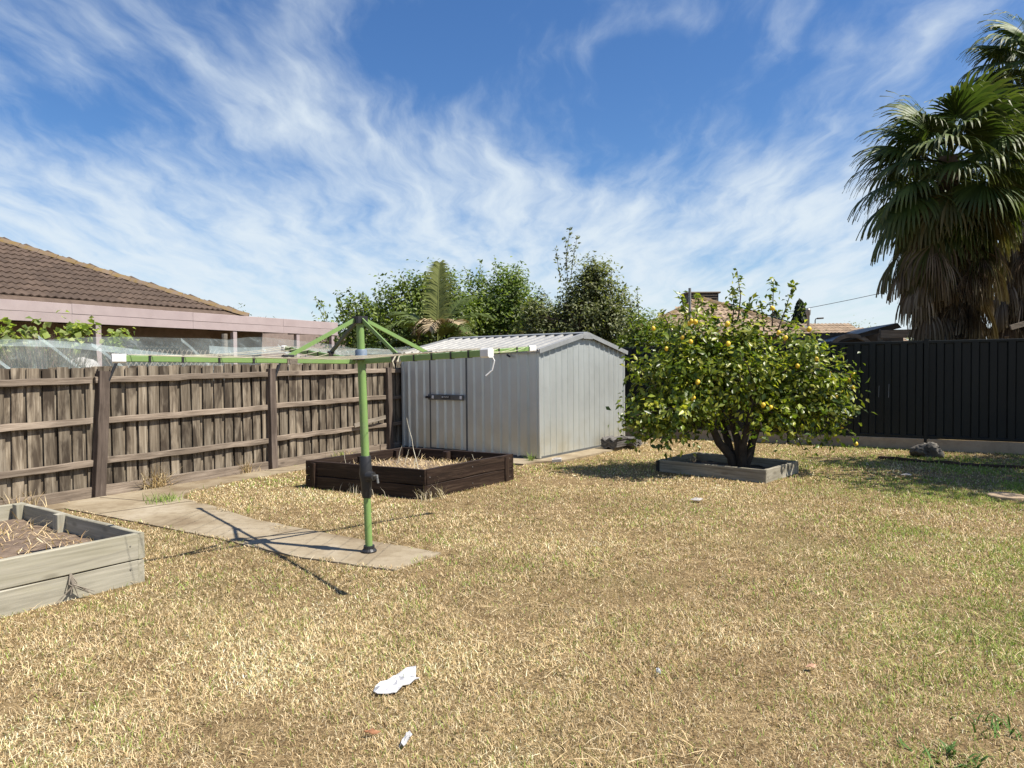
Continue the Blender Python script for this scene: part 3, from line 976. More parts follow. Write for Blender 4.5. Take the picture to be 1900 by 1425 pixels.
# ------------------------------------------------------------------ straw / blades builder
def blades(n, x, y, z, h, w, tilt, cols, rng, bend=0.5):
    """n bent blades of three triangles each"""
    az = rng.uniform(0, 2 * np.pi, n)
    ph = az + np.pi / 2 + rng.normal(0, 0.5, n)
    d = np.stack([np.cos(az), np.sin(az), np.zeros(n)], 1)
    sd = np.stack([np.cos(ph), np.sin(ph), np.zeros(n)], 1)
    base = np.stack([x, y, z], 1)
    zz = np.zeros((n, 3))
    zz[:, 2] = 1
    t1 = tilt
    t2 = np.minimum(tilt + bend * rng.uniform(0.2, 1.0, n), 1.75)
    mid = base + (d * np.sin(t1)[:, None] + zz * np.cos(t1)[:, None]) * (h * 0.5)[:, None]
    tip = mid + (d * np.sin(t2)[:, None] + zz * np.cos(t2)[:, None]) * (h * 0.5)[:, None]
    hw = (w * 0.5)[:, None]
    V = np.stack([base - sd * hw, base + sd * hw, mid - sd * hw * 0.8, mid + sd * hw * 0.8, tip], 1).reshape(-1, 3)
    i0 = (np.arange(n) * 5)[:, None]
    F = np.concatenate([i0 + np.array([[0, 1, 3]]), i0 + np.array([[0, 3, 2]]), i0 + np.array([[2, 3, 4]])], 1).reshape(-1, 3)
    C = np.repeat(cols, 5, axis=0)
    return V, F, C


STRAW = np.array([(0.74, 0.575, 0.345), (0.64, 0.485, 0.27), (0.51, 0.365, 0.19), (0.84, 0.71, 0.48), (0.31, 0.20, 0.10)])


def straw_cols(n, rng):
    c = STRAW[rng.choice(5, n, p=[0.30, 0.26, 0.2, 0.14, 0.10])]
    return c * rng.uniform(0.8, 1.15, (n, 1))


def straw_patch(name, parent, pts_fn, n, z, rng, h=(0.05, 0.14)):
    x, y = pts_fn(n)
    hh = rng.uniform(h[0], h[1], n)
    V, F, C = blades(n, x, y, np.full(n, z) + rng.uniform(-0.01, 0.02, n), hh, rng.uniform(0.004, 0.009, n), rng.uniform(0.6, 1.55, n), straw_cols(n, rng), rng, 0.6)
    o = put(name, mesh_np(name, V, F, C), MAT['blade'], parent)
    o['kind'] = 'stuff'
    return o


# ------------------------------------------------------------------ garden beds
def V2(x, y, z=0.0):
    return Vector((x, y, z))


def bed(name, cs, label, mat, rows, bh, th, soil_mat, soil_z, screws=True, posts=(), group=None):
    """cs = 4 ground corners in order; boards butt at the corners"""
    cen = sum((Vector((c[0], c[1], 0)) for c in cs), Vector()) / 4
    T = thing(name, cen, label, 'garden bed', group)
    for i in range(4):
        a, b = Vector((cs[i][0], cs[i][1], 0)), Vector((cs[(i + 1) % 4][0], cs[(i + 1) % 4][1], 0))
        d = (b - a).normalized()
        nrm = Vector((d.y, -d.x, 0))
        if nrm.dot(a.lerp(b, 0.5) - cen) < 0:
            nrm = -nrm
        ext0 = 0.0 if i % 2 == 0 else th
        for r in range(rows):
            a2 = a + d * ext0 - nrm * th / 2
            L = (b - a).length - 2 * ext0
            z = -0.02 + r * (bh + 0.007)
            me = board_mesh('board', L, bh, th, 0.005, 8, 0.003)
            bo = put('board', me, mat, T, frame(a2 + Vector((0, 0, z)), d))
            if screws:
                for fx in (0.03, 0.5, 0.97):
                    p = a + d * (ext0 + L * fx) + nrm * 0.001 + Vector((0, 0, z + bh * random.uniform(0.4, 0.75)))
                    put('screw', MB().tube([p, p + nrm * 0.004], [0.0075, 0.006], 8), MAT['screw'], bo)
    for (x, y, ht, dd) in posts:
        me = board_mesh('corner_post', ht, 0.085, 0.085, 0.005, 3, 0.002)
        put('corner_post', me, mat, T, frame(Vector((x, y, 0.0)), (0, 0, 1), (dd[0], dd[1], 0)))
    # lumpy soil
    n = 18
    A, B, C_, D_ = [np.array(c, float) for c in cs]
    vs, fs = [], []
    for i in range(n + 1):
        for j in range(n + 1):
            u = 0.012 + 0.976 * i / n
            v = 0.012 + 0.976 * j / n
            p = A * (1 - u) * (1 - v) + B * u * (1 - v) + C_ * u * v + D_ * (1 - u) * v
            edge = min(u, 1 - u, v, 1 - v)
            vs.append((p[0], p[1], soil_z + (random.uniform(-0.012, 0.02)) - 0.02 * (edge < 0.06)))
    for i in range(n):
        for j in range(n):
            fs.append((i * (n + 1) + j, (i + 1) * (n + 1) + j, (i + 1) * (n + 1) + j + 1, i * (n + 1) + j + 1))
    put('soil', shade_smooth(MB().add(vs, fs).mesh('soil'), 60), soil_mat, T)

    def pts_fn(k, rng=RNG, m=0.05):
        u, v = rng.uniform(m, 1 - m, k), rng.uniform(m, 1 - m, k)
        p = (A[None] * ((1 - u) * (1 - v))[:, None] + B[None] * (u * (1 - v))[:, None] + C_[None] * (u * v)[:, None] + D_[None] * ((1 - u) * v)[:, None])
        return p[:, 0], p[:, 1]
    return T, pts_fn


def stalk(T, base, tip, r=0.004, mat=None, kinks=3):
    base, tip = Vector(base), Vector(tip)
    pts = [base.lerp(tip, t / kinks) + (Vector((random.uniform(-1, 1), random.uniform(-1, 1), 0)) * 0.012 if 0 < t < kinks else Vector()) for t in range(kinks + 1)]
    put('dry_stalk', MB().tube(pts, [r * (1 - 0.6 * t / kinks) for t in range(kinks + 1)], 5), mat or MAT['cord'], T)


BB = [(-2.694, 9.09), (-1.035, 8.175), (0.011, 9.592), (-1.644, 10.50)]
TB, fB = bed('brown_garden_bed', BB, 'square dark brown stained timber garden bed in front of the shed', MAT['brown_board'], 2, 0.185, 0.040, MAT['soil'], 0.20,
             posts=[(-2.60, 9.06, 0.335, (0.8, -0.56)), (-1.75, 10.33, 0.335, (0.8, -0.56)), (-0.98, 10.02, 0.345, (0.8, -0.56)), (-2.12, 9.66, 0.335, (0.8, -0.56)), (-0.14, 9.50, 0.33, (0.8, -0.56)), (-1.08, 8.28, 0.32, (0.8, -0.56))])
straw_patch('straw', TB, fB, 1900, 0.198, RNG, (0.05, 0.16))
stalk(TB, (-1.25, 9.25, 0.20), (-1.42, 9.40, 0.88), 0.006, MAT['cord'], 5)
for q in range(16):
    x, y = fB(1)
    stalk(TB, (x[0], y[0], 0.2), (x[0] + random.uniform(-0.12, 0.12), y[0] + random.uniform(-0.08, 0.08), random.uniform(0.30, 0.46)), 0.004)

LA, LBv = Vector((-0.585, -0.811, 0)), Vector((-0.82, 0.573, 0))
c0 = Vector((-2.722, 5.13, 0))
BL = [c0, c0 + LBv * 2.12, c0 + LBv * 2.12 + LA * 1.9, c0 + LA * 1.9]
BL = [(p.x, p.y) for p in BL]
TL, fL = bed('grey_garden_bed', BL, 'pale grey treated timber garden bed cut by the left edge, filled with bare soil', MAT['grey_board'], 2, 0.190, 0.045, MAT['soil'], 0.235,
             posts=[(c0 + LBv * 1.965 + LA * 0.065).to_tuple()[:2] + (0.373, (-0.82, 0.573)), (c0 + LBv * 1.16 + LA * 0.065).to_tuple()[:2] + (0.375, (-0.82, 0.573)), (c0 + LBv * 1.965 + LA * 1.75).to_tuple()[:2] + (0.373, (-0.82, 0.573))])
straw_patch('straw', TL, fL, 900, 0.235, RNG, (0.06, 0.22))
for q in range(5):
    x, y = fL(1)
    a = random.uniform(0, 6.28)
    L = random.uniform(0.25, 0.6)
    put('stick', MB().tube([(x[0], y[0], 0.25), (x[0] + L * 0.5 * math.cos(a), y[0] + L * 0.5 * math.sin(a), 0.275), (x[0] + L * math.cos(a), y[0] + L * math.sin(a), 0.265)], [0.010, 0.009, 0.006], 6), MAT['timber'], TL)
# pale root hanging out of the joint of the front boards
rp = c0 + LA * 0.50 + Vector((0.573, -0.40, 0)).normalized() * 0.01
outn = Vector((0.811, -0.585, 0))
for q in range(8):
    e = rp + LA * random.uniform(-0.14, 0.14) + outn * random.uniform(0.03, 0.07)
    m_ = rp + LA * random.uniform(-0.03, 0.03) + outn * 0.03 + Vector((0, 0, 0.12))
    put('root', MB().tube([rp + Vector((0, 0, 0.185)), m_, Vector((e.x, e.y, random.uniform(0.0, 0.06)))], [0.006, 0.005, 0.002], 5), MAT['timber'], TL)

BP = [(2.124, 10.203), (3.304, 9.113), (4.072, 9.939), (2.90, 11.05)]
TP, fP = bed('lemon_planter_bed', BP, 'low weathered timber planter frame around the lemon tree trunk', MAT['planter_board'], 1, 0.195, 0.045, MAT['dark_soil'], 0.055, screws=True)
put('corner_bracket', MB().bar((2.118, 10.199, 0.0), (2.118, 10.199, 0.165), 0.05, 0.012, up=(0.68, 0.73, 0)), MAT['black'], TP)

# ------------------------------------------------------------------ foliage builders
def leaf_mesh(cen, size, nrm, along, cols, fold=0.25, aspect=0.5):
    """n leaves: 6 vertices, 4 triangles (folded along the midrib)"""
    n = len(cen)
    along = along - nrm * np.sum(along * nrm, 1)[:, None]
    along /= (np.linalg.norm(along, axis=1)[:, None] + 1e-9)
    sd = np.cross(nrm, along)
    s = size[:, None]
    a0 = cen - along * s * 0.5
    m0 = cen - along * s * 0.02 - nrm * s * 0.05
    tip = cen + along * s * 0.5 - nrm * s * 0.16
    L = cen - along * s * 0.03 + sd * s * aspect * 0.5 + nrm * s * fold * aspect * 0.5
    Rr = cen - along * s * 0.03 - sd * s * aspect * 0.5 + nrm * s * fold * aspect * 0.5
    V = np.stack([a0, m0, tip, L, Rr], 1).reshape(-1, 3)
    i0 = (np.arange(n) * 5)[:, None]
    F = np.concatenate([i0 + np.array([[0, 1, 3]]), i0 + np.array([[3, 1, 2]]), i0 + np.array([[0, 4, 1]]), i0 + np.array([[1, 4, 2]])], 1).reshape(-1, 3)
    return V, F, np.repeat(cols, 5, axis=0)


def unit(v):
    return v / (np.linalg.norm(v, axis=1)[:, None] + 1e-9)


def pal_cols(n, pal, rng, jitter=0.22):
    pal = np.array(pal)
    c = pal[rng.integers(0, len(pal), n)]
    return c * rng.uniform(1 - jitter, 1 + jitter, (n, 1))


def make_tree(name, label, base, blobs, n_clusters, per, leaf, pal, seed, trunk_r=0.09, stems=1, mat='leaf', bark='bark', shoots=(), spread=0.16, group=None,
              cat='tree', aspect=0.5, droop=0.0, branch_every=3, stem_list=None, parts_root=None, fork=0.45, shell=0.55):
    """blobs: list of (centre xyz relative to base, radii xyz). Leaves hang in clumps on twigs."""
    rng = np.random.default_rng(seed)
    base = np.array(base, float)
    T = thing(name, base, label, cat, group)
    vol = np.array([b[1][0] * b[1][1] * b[1][2] for b in blobs]) ** 0.75
    pick = rng.choice(len(blobs), n_clusters, p=vol / vol.sum())
    dirs = unit(rng.normal(0, 1, (n_clusters, 3)))
    rad = shell + (1 - shell) * rng.random(n_clusters)
    inner = rng.random(n_clusters) < 0.25
    rad[inner] = rng.uniform(0.15, shell, inner.sum())
    bc = np.array([b[0] for b in blobs], float)[pick]
    br = np.array([b[1] for b in blobs], float)[pick]
    rough = 1.0 + 0.22 * rng.normal(0, 1, n_clusters).clip(-1.2, 1.2)
    cen = bc + dirs * br * (rad * rough)[:, None]
    cen[:, 2] = np.maximum(cen[:, 2], 0.25)
    Vs, Fs, Cs = [], [], []
    nv = 0
    # clump leaves
    N = n_clusters * per
    ci = np.repeat(np.arange(n_clusters), per)
    off = rng.normal(0, 1, (N, 3)).clip(-2.0, 2.0) * spread * np.repeat(rng.uniform(0.6, 1.35, n_clusters), per)[:, None]
    p = cen[ci] + off
    outw = unit(p - bc[ci] * np.array([1, 1, 0.9]))
    nrm = unit(outw * 0.75 + np.array([0, 0, 0.45]) + rng.normal(0, 0.6, (N, 3)))
    al = unit(outw * 0.8 + rng.normal(0, 0.7, (N, 3)) + np.array([0, 0, -droop]))
    tone = np.repeat(rng.uniform(0.72, 1.25, n_clusters), per)[:, None]
    col = pal_cols(N, pal, rng) * tone
    V, F, C = leaf_mesh(p, rng.uniform(0.65, 1.25, N) * leaf, nrm, al, col, aspect=aspect)
    Vs.append(V); Fs.append(F + nv); Cs.append(C); nv += len(V)
    # long shoots with leaves set along them
    tb = MB()
    for (a, b, k) in shoots:
        a, b = np.array(a, float), np.array(b, float)
        t = rng.uniform(0.1, 1.0, k)
        pp = a + (b - a) * t[:, None] + rng.normal(0, 0.05, (k, 3)) * (1.3 - t)[:, None]
        L = unit(np.tile(b - a, (k, 1)) * 0.5 + rng.normal(0, 1.0, (k, 3)))
        nr = unit(rng.normal(0, 0.7, (k, 3)) + np.array([0, 0, 0.8]))
        V, F, C = leaf_mesh(pp + L * leaf * 0.5, rng.uniform(0.7, 1.2, k) * leaf, nr, L, pal_cols(k, pal, rng), aspect=aspect)
        Vs.append(V); Fs.append(F + nv); Cs.append(C); nv += len(V)
        tb.tube([base + a, base + a + (b - a) * 0.5 + rng.normal(0, 0.02, 3), base + b], [0.012, 0.008, 0.003], 5)
    me = mesh_np('crown', np.concatenate(Vs), np.concatenate(Fs), np.concatenate(Cs))
    cr = put('crown', me, MAT[mat], T, Matrix.Translation(Vector(base)))
    cr['kind'] = 'stuff'
    # trunk, limbs and twigs
    zmin = min(b[0][2] - b[1][2] for b in blobs)
    allc = np.array([b[0] for b in blobs], float)
    top = allc.mean(0)
    stems_l = stem_list or []
    if not stems_l:
        for q in range(stems):
            a = 2 * math.pi * q / max(stems, 1) + rng.uniform(-0.4, 0.4)
            sp = 0.0 if stems == 1 else 0.10
            f = np.array([top[0] * 0.5 + math.cos(a) * sp * 4, top[1] * 0.5 + math.sin(a) * sp * 4, max(0.5, top[2] * (0.75 + fork * 0.3))])
            stems_l.append((np.array([math.cos(a) * sp, math.sin(a) * sp, -0.05]), f))
    nodes = []
    for (a, f) in stems_l:
        a, f = np.array(a, float), np.array(f, float)
        pts, rr = [], []
        for t in np.linspace(0, 1, 7):
            q = a + (f - a) * t + rng.normal(0, 0.03, 3) * (0 < t < 1)
            pts.append(base + q)
            rr.append(trunk_r * (1.15 - 0.72 * t) / (1 if len(stems_l) == 1 else 1.0))
            if t > 0.3:
                nodes.append((q, trunk_r * (1.15 - 0.72 * t)))
        tb.tube(pts, rr, 8)
    for i in range(0, n_clusters, branch_every):
        c = cen[i]
        best = min(nodes, key=lambda nd: np.linalg.norm(nd[0] - c) + 0.6 * max(0, nd[0][2] - c[2]))
        a = best[0]
        m1 = a + (c - a) * 0.5 + np.array([0, 0, 0.08 * np.linalg.norm(c - a)]) + rng.normal(0, 0.03, 3)
        r0 = min(best[1] * 0.55, 0.035)
        tb.tube([base + a, base + m1, base + c], [r0, r0 * 0.6, 0.006], 5, cap=False)
    put('trunk', shade_smooth(tb.mesh('trunk'), 60), MAT[bark], T)
    return T


# ------------------------------------------------------------------ lemon tree
LB = (3.14, 10.02, 0.03)
CIT = [(0.095, 0.138, 0.015), (0.135, 0.175, 0.019), (0.055, 0.092, 0.012), (0.195, 0.232, 0.028), (0.33, 0.335, 0.052)]
lem_blobs = [((-0.50, 0.0, 1.36), (0.95, 0.85, 0.66)), ((0.88, -0.05, 1.20), (0.72, 0.70, 0.58)), ((0.12, 0.1, 1.36), (0.75, 0.80, 0.60)),
             ((-0.48, 0.0, 1.86), (0.62, 0.55, 0.32)), ((0.14, 0.0, 1.96), (0.34, 0.40, 0.28)), ((0.98, 0.0, 1.68), (0.44, 0.45, 0.24)), ((-1.18, -0.1, 1.50), (0.30, 0.35, 0.26)),
             ((-1.22, -0.15, 0.80), (0.42, 0.45, 0.32)), ((-0.78, -0.30, 0.80), (0.48, 0.45, 0.26)), ((1.26, -0.1, 0.85), (0.38, 0.45, 0.42)), ((0.50, -0.35, 0.80), (0.58, 0.45, 0.24))]
lem_shoots = [((0.10, 0, 2.2), (0.08, 0, 2.86), 46), ((0.02, 0.05, 2.1), (0.02, 0.05, 2.62), 40), ((0.16, 0.0, 2.1), (0.30, 0.02, 2.50), 36), ((0.58, 0, 2.05), (0.60, 0.0, 2.74), 46), ((0.66, 0.0, 2.0), (0.90, 0.05, 2.66), 50), ((0.50, 0.1, 2.0), (0.44, 0.1, 2.45), 34),
              ((-0.62, 0, 2.1), (-0.74, 0, 2.58), 44), ((-0.5, 0, 2.1), (-0.46, 0.0, 2.52), 40), ((0.80, 0.1, 1.95), (1.08, 0.1, 2.36), 34), ((-0.85, 0, 2.0), (-1.02, 0, 2.32), 30), ((-0.2, 0.1, 2.1), (-0.27, 0.1, 2.42), 34),
              ((1.15, -0.2, 0.95), (1.52, -0.35, 0.60), 34), ((1.2, -0.3, 0.8), (1.55, -0.5, 0.52), 18), ((-1.2, -0.2, 1.35), (-1.54, -0.2, 1.58), 36), ((-1.2, -0.2, 0.9), (-1.62, -0.25, 0.74), 36), ((-1.1, -0.3, 0.9), (-1.45, -0.35, 0.52), 36), ((1.2, -0.15, 1.5), (1.58, -0.15, 1.66), 30),
              ((0.75, -0.3, 0.7), (0.86, -0.42, 0.34), 14), ((-1.0, -0.3, 0.75), (-1.08, -0.35, 0.36), 36), ((-0.7, -0.4, 0.8), (-0.78, -0.45, 0.50), 26), ((1.3, -0.1, 1.2), (1.66, -0.1, 1.28), 30), ((0.2, -0.6, 0.75), (0.25, -0.65, 0.5), 20)]
stl = [((0.05, 0.02, -0.03), (-0.62, 0.0, 1.35)), ((0.10, 0.0, -0.03), (0.0, 0.1, 1.45)), ((0.14, -0.03, -0.03), (0.62, -0.05, 1.35)), ((0.09, -0.06, -0.03), (0.20, -0.35, 1.20)), ((0.07, 0.06, -0.03), (-0.15, 0.45, 1.3))]
TLEM = make_tree('lemon_tree', 'bushy lemon tree with glossy leaves and yellow fruit growing in the timber planter', LB, lem_blobs, 380, 32, 0.100, CIT, 5,
                 trunk_r=0.062, mat='citrus', bark='dark_bark', shoots=lem_shoots, spread=0.125, stem_list=stl, aspect=0.52, droop=0.35)
LEM = [(2.36, 2.13), (2.41, 2.12), (2.33, 2.10), (2.24, 1.92), (2.35, 1.86), (2.83, 2.09), (2.84, 1.83), (3.5, 1.97), (3.59, 1.9), (3.9, 2.01), (3.42, 2.29), (2.44, 1.33), (3.75, 1.53), (4.0, 1.62), (4.17, 1.43), (4.48, 1.41), (4.43, 1.34),
       (4.48, 1.24), (4.32, 1.19), (4.21, 1.12), (4.26, 1.12), (4.4, 1.11), (3.4, 0.99), (4.34, 0.73), (4.52, 0.5), (3.3, 1.02), (2.03, 1.77), (1.86, 2.04), (1.64, 0.99), (2.38, 1.12)]
lm = MB()
lm.lathe([(0.004, -0.040), (0.014, -0.036), (0.026, -0.024), (0.0325, -0.004), (0.031, 0.014), (0.021, 0.029), (0.010, 0.036), (0.004, 0.039)], 12)
lemon_me = shade_smooth(lm.mesh('lemon'), 80)
for x, z in LEM:
    # hang each fruit on the crown's rounded front
    rel = abs(x * 1.06 - 3.22) / 1.7
    yy = 9.36 + 0.56 * min(1.0, rel) ** 2
    f = yy / 9.2
    M = Matrix.Translation((x * f, yy, 1.57 + (z - 1.57) * f)) @ Matrix.Rotation(random.uniform(-0.5, 0.5), 4, 'X') @ Matrix.Rotation(random.uniform(-0.5, 0.5), 4, 'Y') @ Matrix.Scale(random.uniform(0.78, 1.02), 4)
    put('lemon', lemon_me, MAT['lemon'], TLEM, M)
# ------------------------------------------------------------------ neighbour's house behind the paling fence
HV = Vector((0.479, 0.878, 0))               # along its eaves
HN = Vector((-0.878, 0.479, 0))              # away from the yard
FA = Vector((-8.95, 12.25, 0))               # on the pergola fascia


def hpt(s, w, z=0.0):
    return FA + HV * s + HN * w + Vector((0, 0, z))


PG = thing('pergola', hpt(3, 0), 'pergola with long pink painted fascia boards behind the paling fence', 'pergola')
s = -4.0
bi = 0
while s < 8.45:
    e = min(s + 2.62, 8.48)
    for zz, hh, th in ((2.62, 0.19, 0.05), (2.445, 0.172, 0.04)):
        me = board_mesh('fascia_board', e - s - 0.004, hh, th, 0.004, 4, 0.002)
        put('fascia_board', me, MAT['pink'], PG, frame(hpt(s, 0.0, zz), HV))
    s = e
put('end_board', board_mesh('end_board', 1.4, 0.19, 0.045, 0.004, 3, 0.002), MAT['pink'], PG, frame(hpt(8.46, 0.03, 2.60), HN))
for sp in (-1.6, 1.75, 5.0, 7.0, 8.3):
    put('post', MB().bar(hpt(sp, 0.05, 0), hpt(sp, 0.05, 2.44), 0.11, 0.11, up=HV, ch=0.006), MAT['pink'], PG)
put('shade_deck', MB().add([hpt(-4, 0.05, 2.64), hpt(8.44, 0.05, 2.64), hpt(8.44, 3.2, 2.70), hpt(-4, 1.5, 2.70), hpt(-4, 0.05, 2.60), hpt(8.44, 0.05, 2.60), hpt(8.44, 3.2, 2.66), hpt(-4, 1.5, 2.66)],
                          [(0, 1, 2, 3), (7, 6, 5, 4), (0, 4, 5, 1), (1, 5, 6, 2), (2, 6, 7, 3), (3, 7, 4, 0)]), MAT['dark_timber'], PG)  # flat slab added to make shade under the pergola
put('back_screen', MB().bar(hpt(4.6, 2.6, 1.33), hpt(13.5, 3.4, 1.33), 0.06, 2.66), MAT['brick'], PG)
q = -3.6
while q < 8.3:
    put('rafter', MB().bar(hpt(q, 0.06, 2.53), hpt(q, 1.5, 2.57), 0.045, 0.12), MAT['dark_timber'], PG)
    q += 0.9

HO = thing('tiled_house', hpt(2, 3), 'brown tiled hip roof house beyond the pergola with mossy ridge tiles', 'house')
EW, EZ, RP = 0.62, 2.84, math.tan(R(24))
# find the hip corner so that the hip falls to the fascia's far third
SCN = 5.95
wl = put('wall', MB().bar(hpt(-6, 1.55, 1.3), hpt(SCN - 0.5, 1.55, 1.3), 0.2, 2.6), MAT['brick'], HO)
put('end_wall', MB().bar(hpt(SCN - 0.6, 1.66, 1.3), hpt(SCN - 0.6, 9, 1.3), 0.2, 2.6), MAT['brick'], HO)
for (s0, s1, z0, z1) in ((-2.3, -0.3, 0.9, 2.1), (1.0, 2.0, 0.05, 2.1), (3.2, 4.6, 0.9, 2.1)):
    wi = put('window', MB().bar(hpt(s0, 1.44, (z0 + z1) / 2), hpt(s1, 1.44, (z0 + z1) / 2), 0.05, z1 - z0), MAT['white_plastic'], HO)
    k = 2
    for j in range(k):
        w0 = s0 + 0.05 + j * (s1 - s0 - 0.05) / k
        put('pane', MB().bar(hpt(w0, 1.41, (z0 + z1) / 2), hpt(w0 + (s1 - s0 - 0.15) / k, 1.41, (z0 + z1) / 2), 0.02, z1 - z0 - 0.1), MAT['glass'], wi)
put('gutter', MB().bar(hpt(-7, EW - 0.04, EZ - 0.05), hpt(SCN, EW - 0.04, EZ - 0.05), 0.1, 0.1), MAT['pink'], HO)
# roof underlay plane (both slopes of the hip), tiles are laid on it
HMAX = 7.0
und = MB()
und.add([hpt(-9, EW, EZ), hpt(SCN, EW, EZ), hpt(SCN - HMAX, EW + HMAX, EZ + RP * HMAX), hpt(-9, EW + HMAX, EZ + RP * HMAX)], [(0, 1, 2, 3)])
und.add([hpt(SCN, EW, EZ), hpt(SCN, EW + 2 * HMAX, EZ), hpt(SCN - HMAX, EW + HMAX, EZ + RP * HMAX)], [(0, 1, 2)])
roof = put('roof', und, MAT['tile_brown'], HO)
TW, TE = 0.305, 0.345


def tile_mesh(name, wv=TW, ex=TE):
    """double roll roof tile: local X across, Y down-slope front at y=0 ... -, Z out of the roof"""
    nx = 8
    vs, fs = [], []
    for iy, y in enumerate((0.0, ex + 0.05)):
        for ix in range(nx + 1):
            x = wv * ix / nx
            z = 0.018 * math.cos(2 * math.pi * 2 * ix / nx) + (0.040 if iy == 0 else 0.012)
            vs.append((x, y, z))
    for ix in range(nx + 1):
        vs.append((wv * ix / nx, 0.0, 0.018 * math.cos(2 * math.pi * 2 * ix / nx) + 0.012))
    for ix in range(nx):
        fs.append((ix, ix + 1, nx + 2 + ix, nx + 1 + ix))
        fs.append((2 * nx + 2 + ix, 2 * nx + 3 + ix, ix + 1, ix))
    me = bpy.data.meshes.new(name)
    me.from_pydata(vs, [], fs)
    me.update()
    return shade_smooth(me, 50)


tile_b = tile_mesh('roof_tile')
upb = (HN + Vector((0, 0, RP))).normalized()
sl_cos = math.hypot(1, RP)
cnt = 0
r = 1
while True:
    w = r * TE / sl_cos
    if w > 5.2:
        break
    smax = SCN - w
    s = smax - TW * 0.2
    while s > -3.8:
        # only the strip of roof that rises above the fascia from the yard
        p = hpt(s, EW + w, EZ + RP * w)
        if p.x / p.y > -0.80 and cnt < 300:
            M = frame(p, HV, HV.cross(upb))
            put('roof_tile', tile_b, MAT['tile_brown'], roof, M)
            cnt += 1
        s -= TW
    r += 1
ridge_me = MB().add([(0, -0.115, -0.05), (0, -0.06, 0.02), (0, 0.0, 0.045), (0, 0.06, 0.02), (0, 0.115, -0.05), (0.42, -0.125, -0.04), (0.42, -0.068, 0.035), (0.42, 0, 0.062), (0.42, 0.068, 0.035), (0.42, 0.125, -0.04)],
                    [(0, 1, 6, 5), (1, 2, 7, 6), (2, 3, 8, 7), (3, 4, 9, 8), (0, 4, 3, 2, 1), (5, 6, 7, 8, 9), (0, 5, 9, 4)]).mesh('ridge_tile')
shade_smooth(ridge_me, 50)
hd = (-HV + HN + Vector((0, 0, RP)))
hl = hd.length * HMAX
k = 0
while k * 0.40 < hl * 0.75:
    p = hpt(SCN, EW, EZ + 0.05) + hd.normalized() * (k * 0.40)
    put('ridge_tile', ridge_me, MAT['tile_moss'], roof, frame(p + hd.normalized() * 0.42, -hd))
    k += 1

# ------------------------------------------------------------------ bird netting over the neighbour's garden
NOFF = -0.85


def npt(s, off, z):
    return P2 + YV * s + FN * off + Vector((0, 0, z))


NET = thing('bird_netting', npt(0, NOFF, 0), 'fine pale bird netting draped loosely above the paling fence', 'netting')


def net_sheet(name, s0, s1, zlo, zhi_fn, off_fn, mat, ns=60, nz=10):
    V = []
    for i in range(ns + 1):
        s = s0 + (s1 - s0) * i / ns
        for j in range(nz + 1):
            t = j / nz
            z = zlo + (zhi_fn(s) - zlo) * t
            o = off_fn(s, t) + 0.05 * math.sin(s * 5.1 + t * 4) * t * (1 - t) * 2
            p = npt(s, o, z)
            V.append(p.to_tuple())
    F = [(i * (nz + 1) + j, (i + 1) * (nz + 1) + j, (i + 1) * (nz + 1) + j + 1, i * (nz + 1) + j + 1) for i in range(ns) for j in range(nz)]
    return put(name, mesh_np(name, np.array(V), np.array(F), smooth=True), mat, NET)


def ztop(s):
    return 1.86 + 0.15 * abs(math.sin((s + 0.1) * 0.95)) + (0.16 * math.exp(-((s - 0.1) / 1.0) ** 2))


net_sheet('net', -5.2, 4.4, 1.38, ztop, lambda s, t: -0.35 - 0.5 * t, MAT['net'])
net_sheet('net_top', -5.2, 4.4, 1.62, lambda s: ztop(s) + 0.02, lambda s, t: -2.3 + 1.45 * t, MAT['net'])


def net_band(pts, wid, mat):
    V, F = [], []
    for i, (s, o, z) in enumerate(pts):
        p = npt(s, o, z)
        V += [(p + Vector((0, 0, wid * 0.5))).to_tuple(), (p + Vector((0.01, -0.01, -wid * 0.5))).to_tuple()]
    for i in range(len(pts) - 1):
        F.append((2 * i, 2 * i + 2, 2 * i + 3, 2 * i + 1))
    put('net_fold', mesh_np('net_fold', np.array(V), np.array(F), smooth=True), mat, NET)


def bz(s):
    return 1.80 + 0.10 * math.cos((s + 3.0) * 1.15) + (0.10 if s < -3.4 else 0.0) * (-(s + 3.4))


net_band([(-5.0 + 0.15 * i, -0.80, bz(-5.0 + 0.15 * i)) for i in range(34)], 0.085, MAT['net_fold'])
net_band([(-0.4 + 0.2 * i, -0.9, 1.86 - 0.02 * math.sin(i * 0.6)) for i in range(24)], 0.12, MAT['net_fold'])
for s0, ds, z0, z1 in ((-3.6, 0.5, 1.95, 1.52), (-2.85, 0.6, 1.98, 1.50), (-2.2, 0.55, 1.9, 1.50), (-0.9, 0.6, 2.0, 1.52), (0.9, 0.5, 1.95, 1.55), (2.2, 0.4, 1.9, 1.6)):
    net_band([(s0 + ds * t / 6, -0.86 + 0.02 * math.sin(t), z0 + (z1 - z0) * t / 6) for t in range(7)], 0.05, MAT['net_fold'])
# split timber pole that holds the net up
pz = npt(-0.05, -1.0, 0)
put('net_pole', MB().tube([pz, pz + Vector((0.01, 0, 1.0)), pz + Vector((0, 0.01, 2.12))], [0.05, 0.048, 0.045], 9), MAT['timber'], NET)
for s in (-4.6, 2.4):
    pz = npt(s, -1.0, 0)
    put('net_pole', MB().tube([pz, pz + Vector((0, 0, 1.85))], [0.02, 0.018], 8), MAT['flue'], NET)

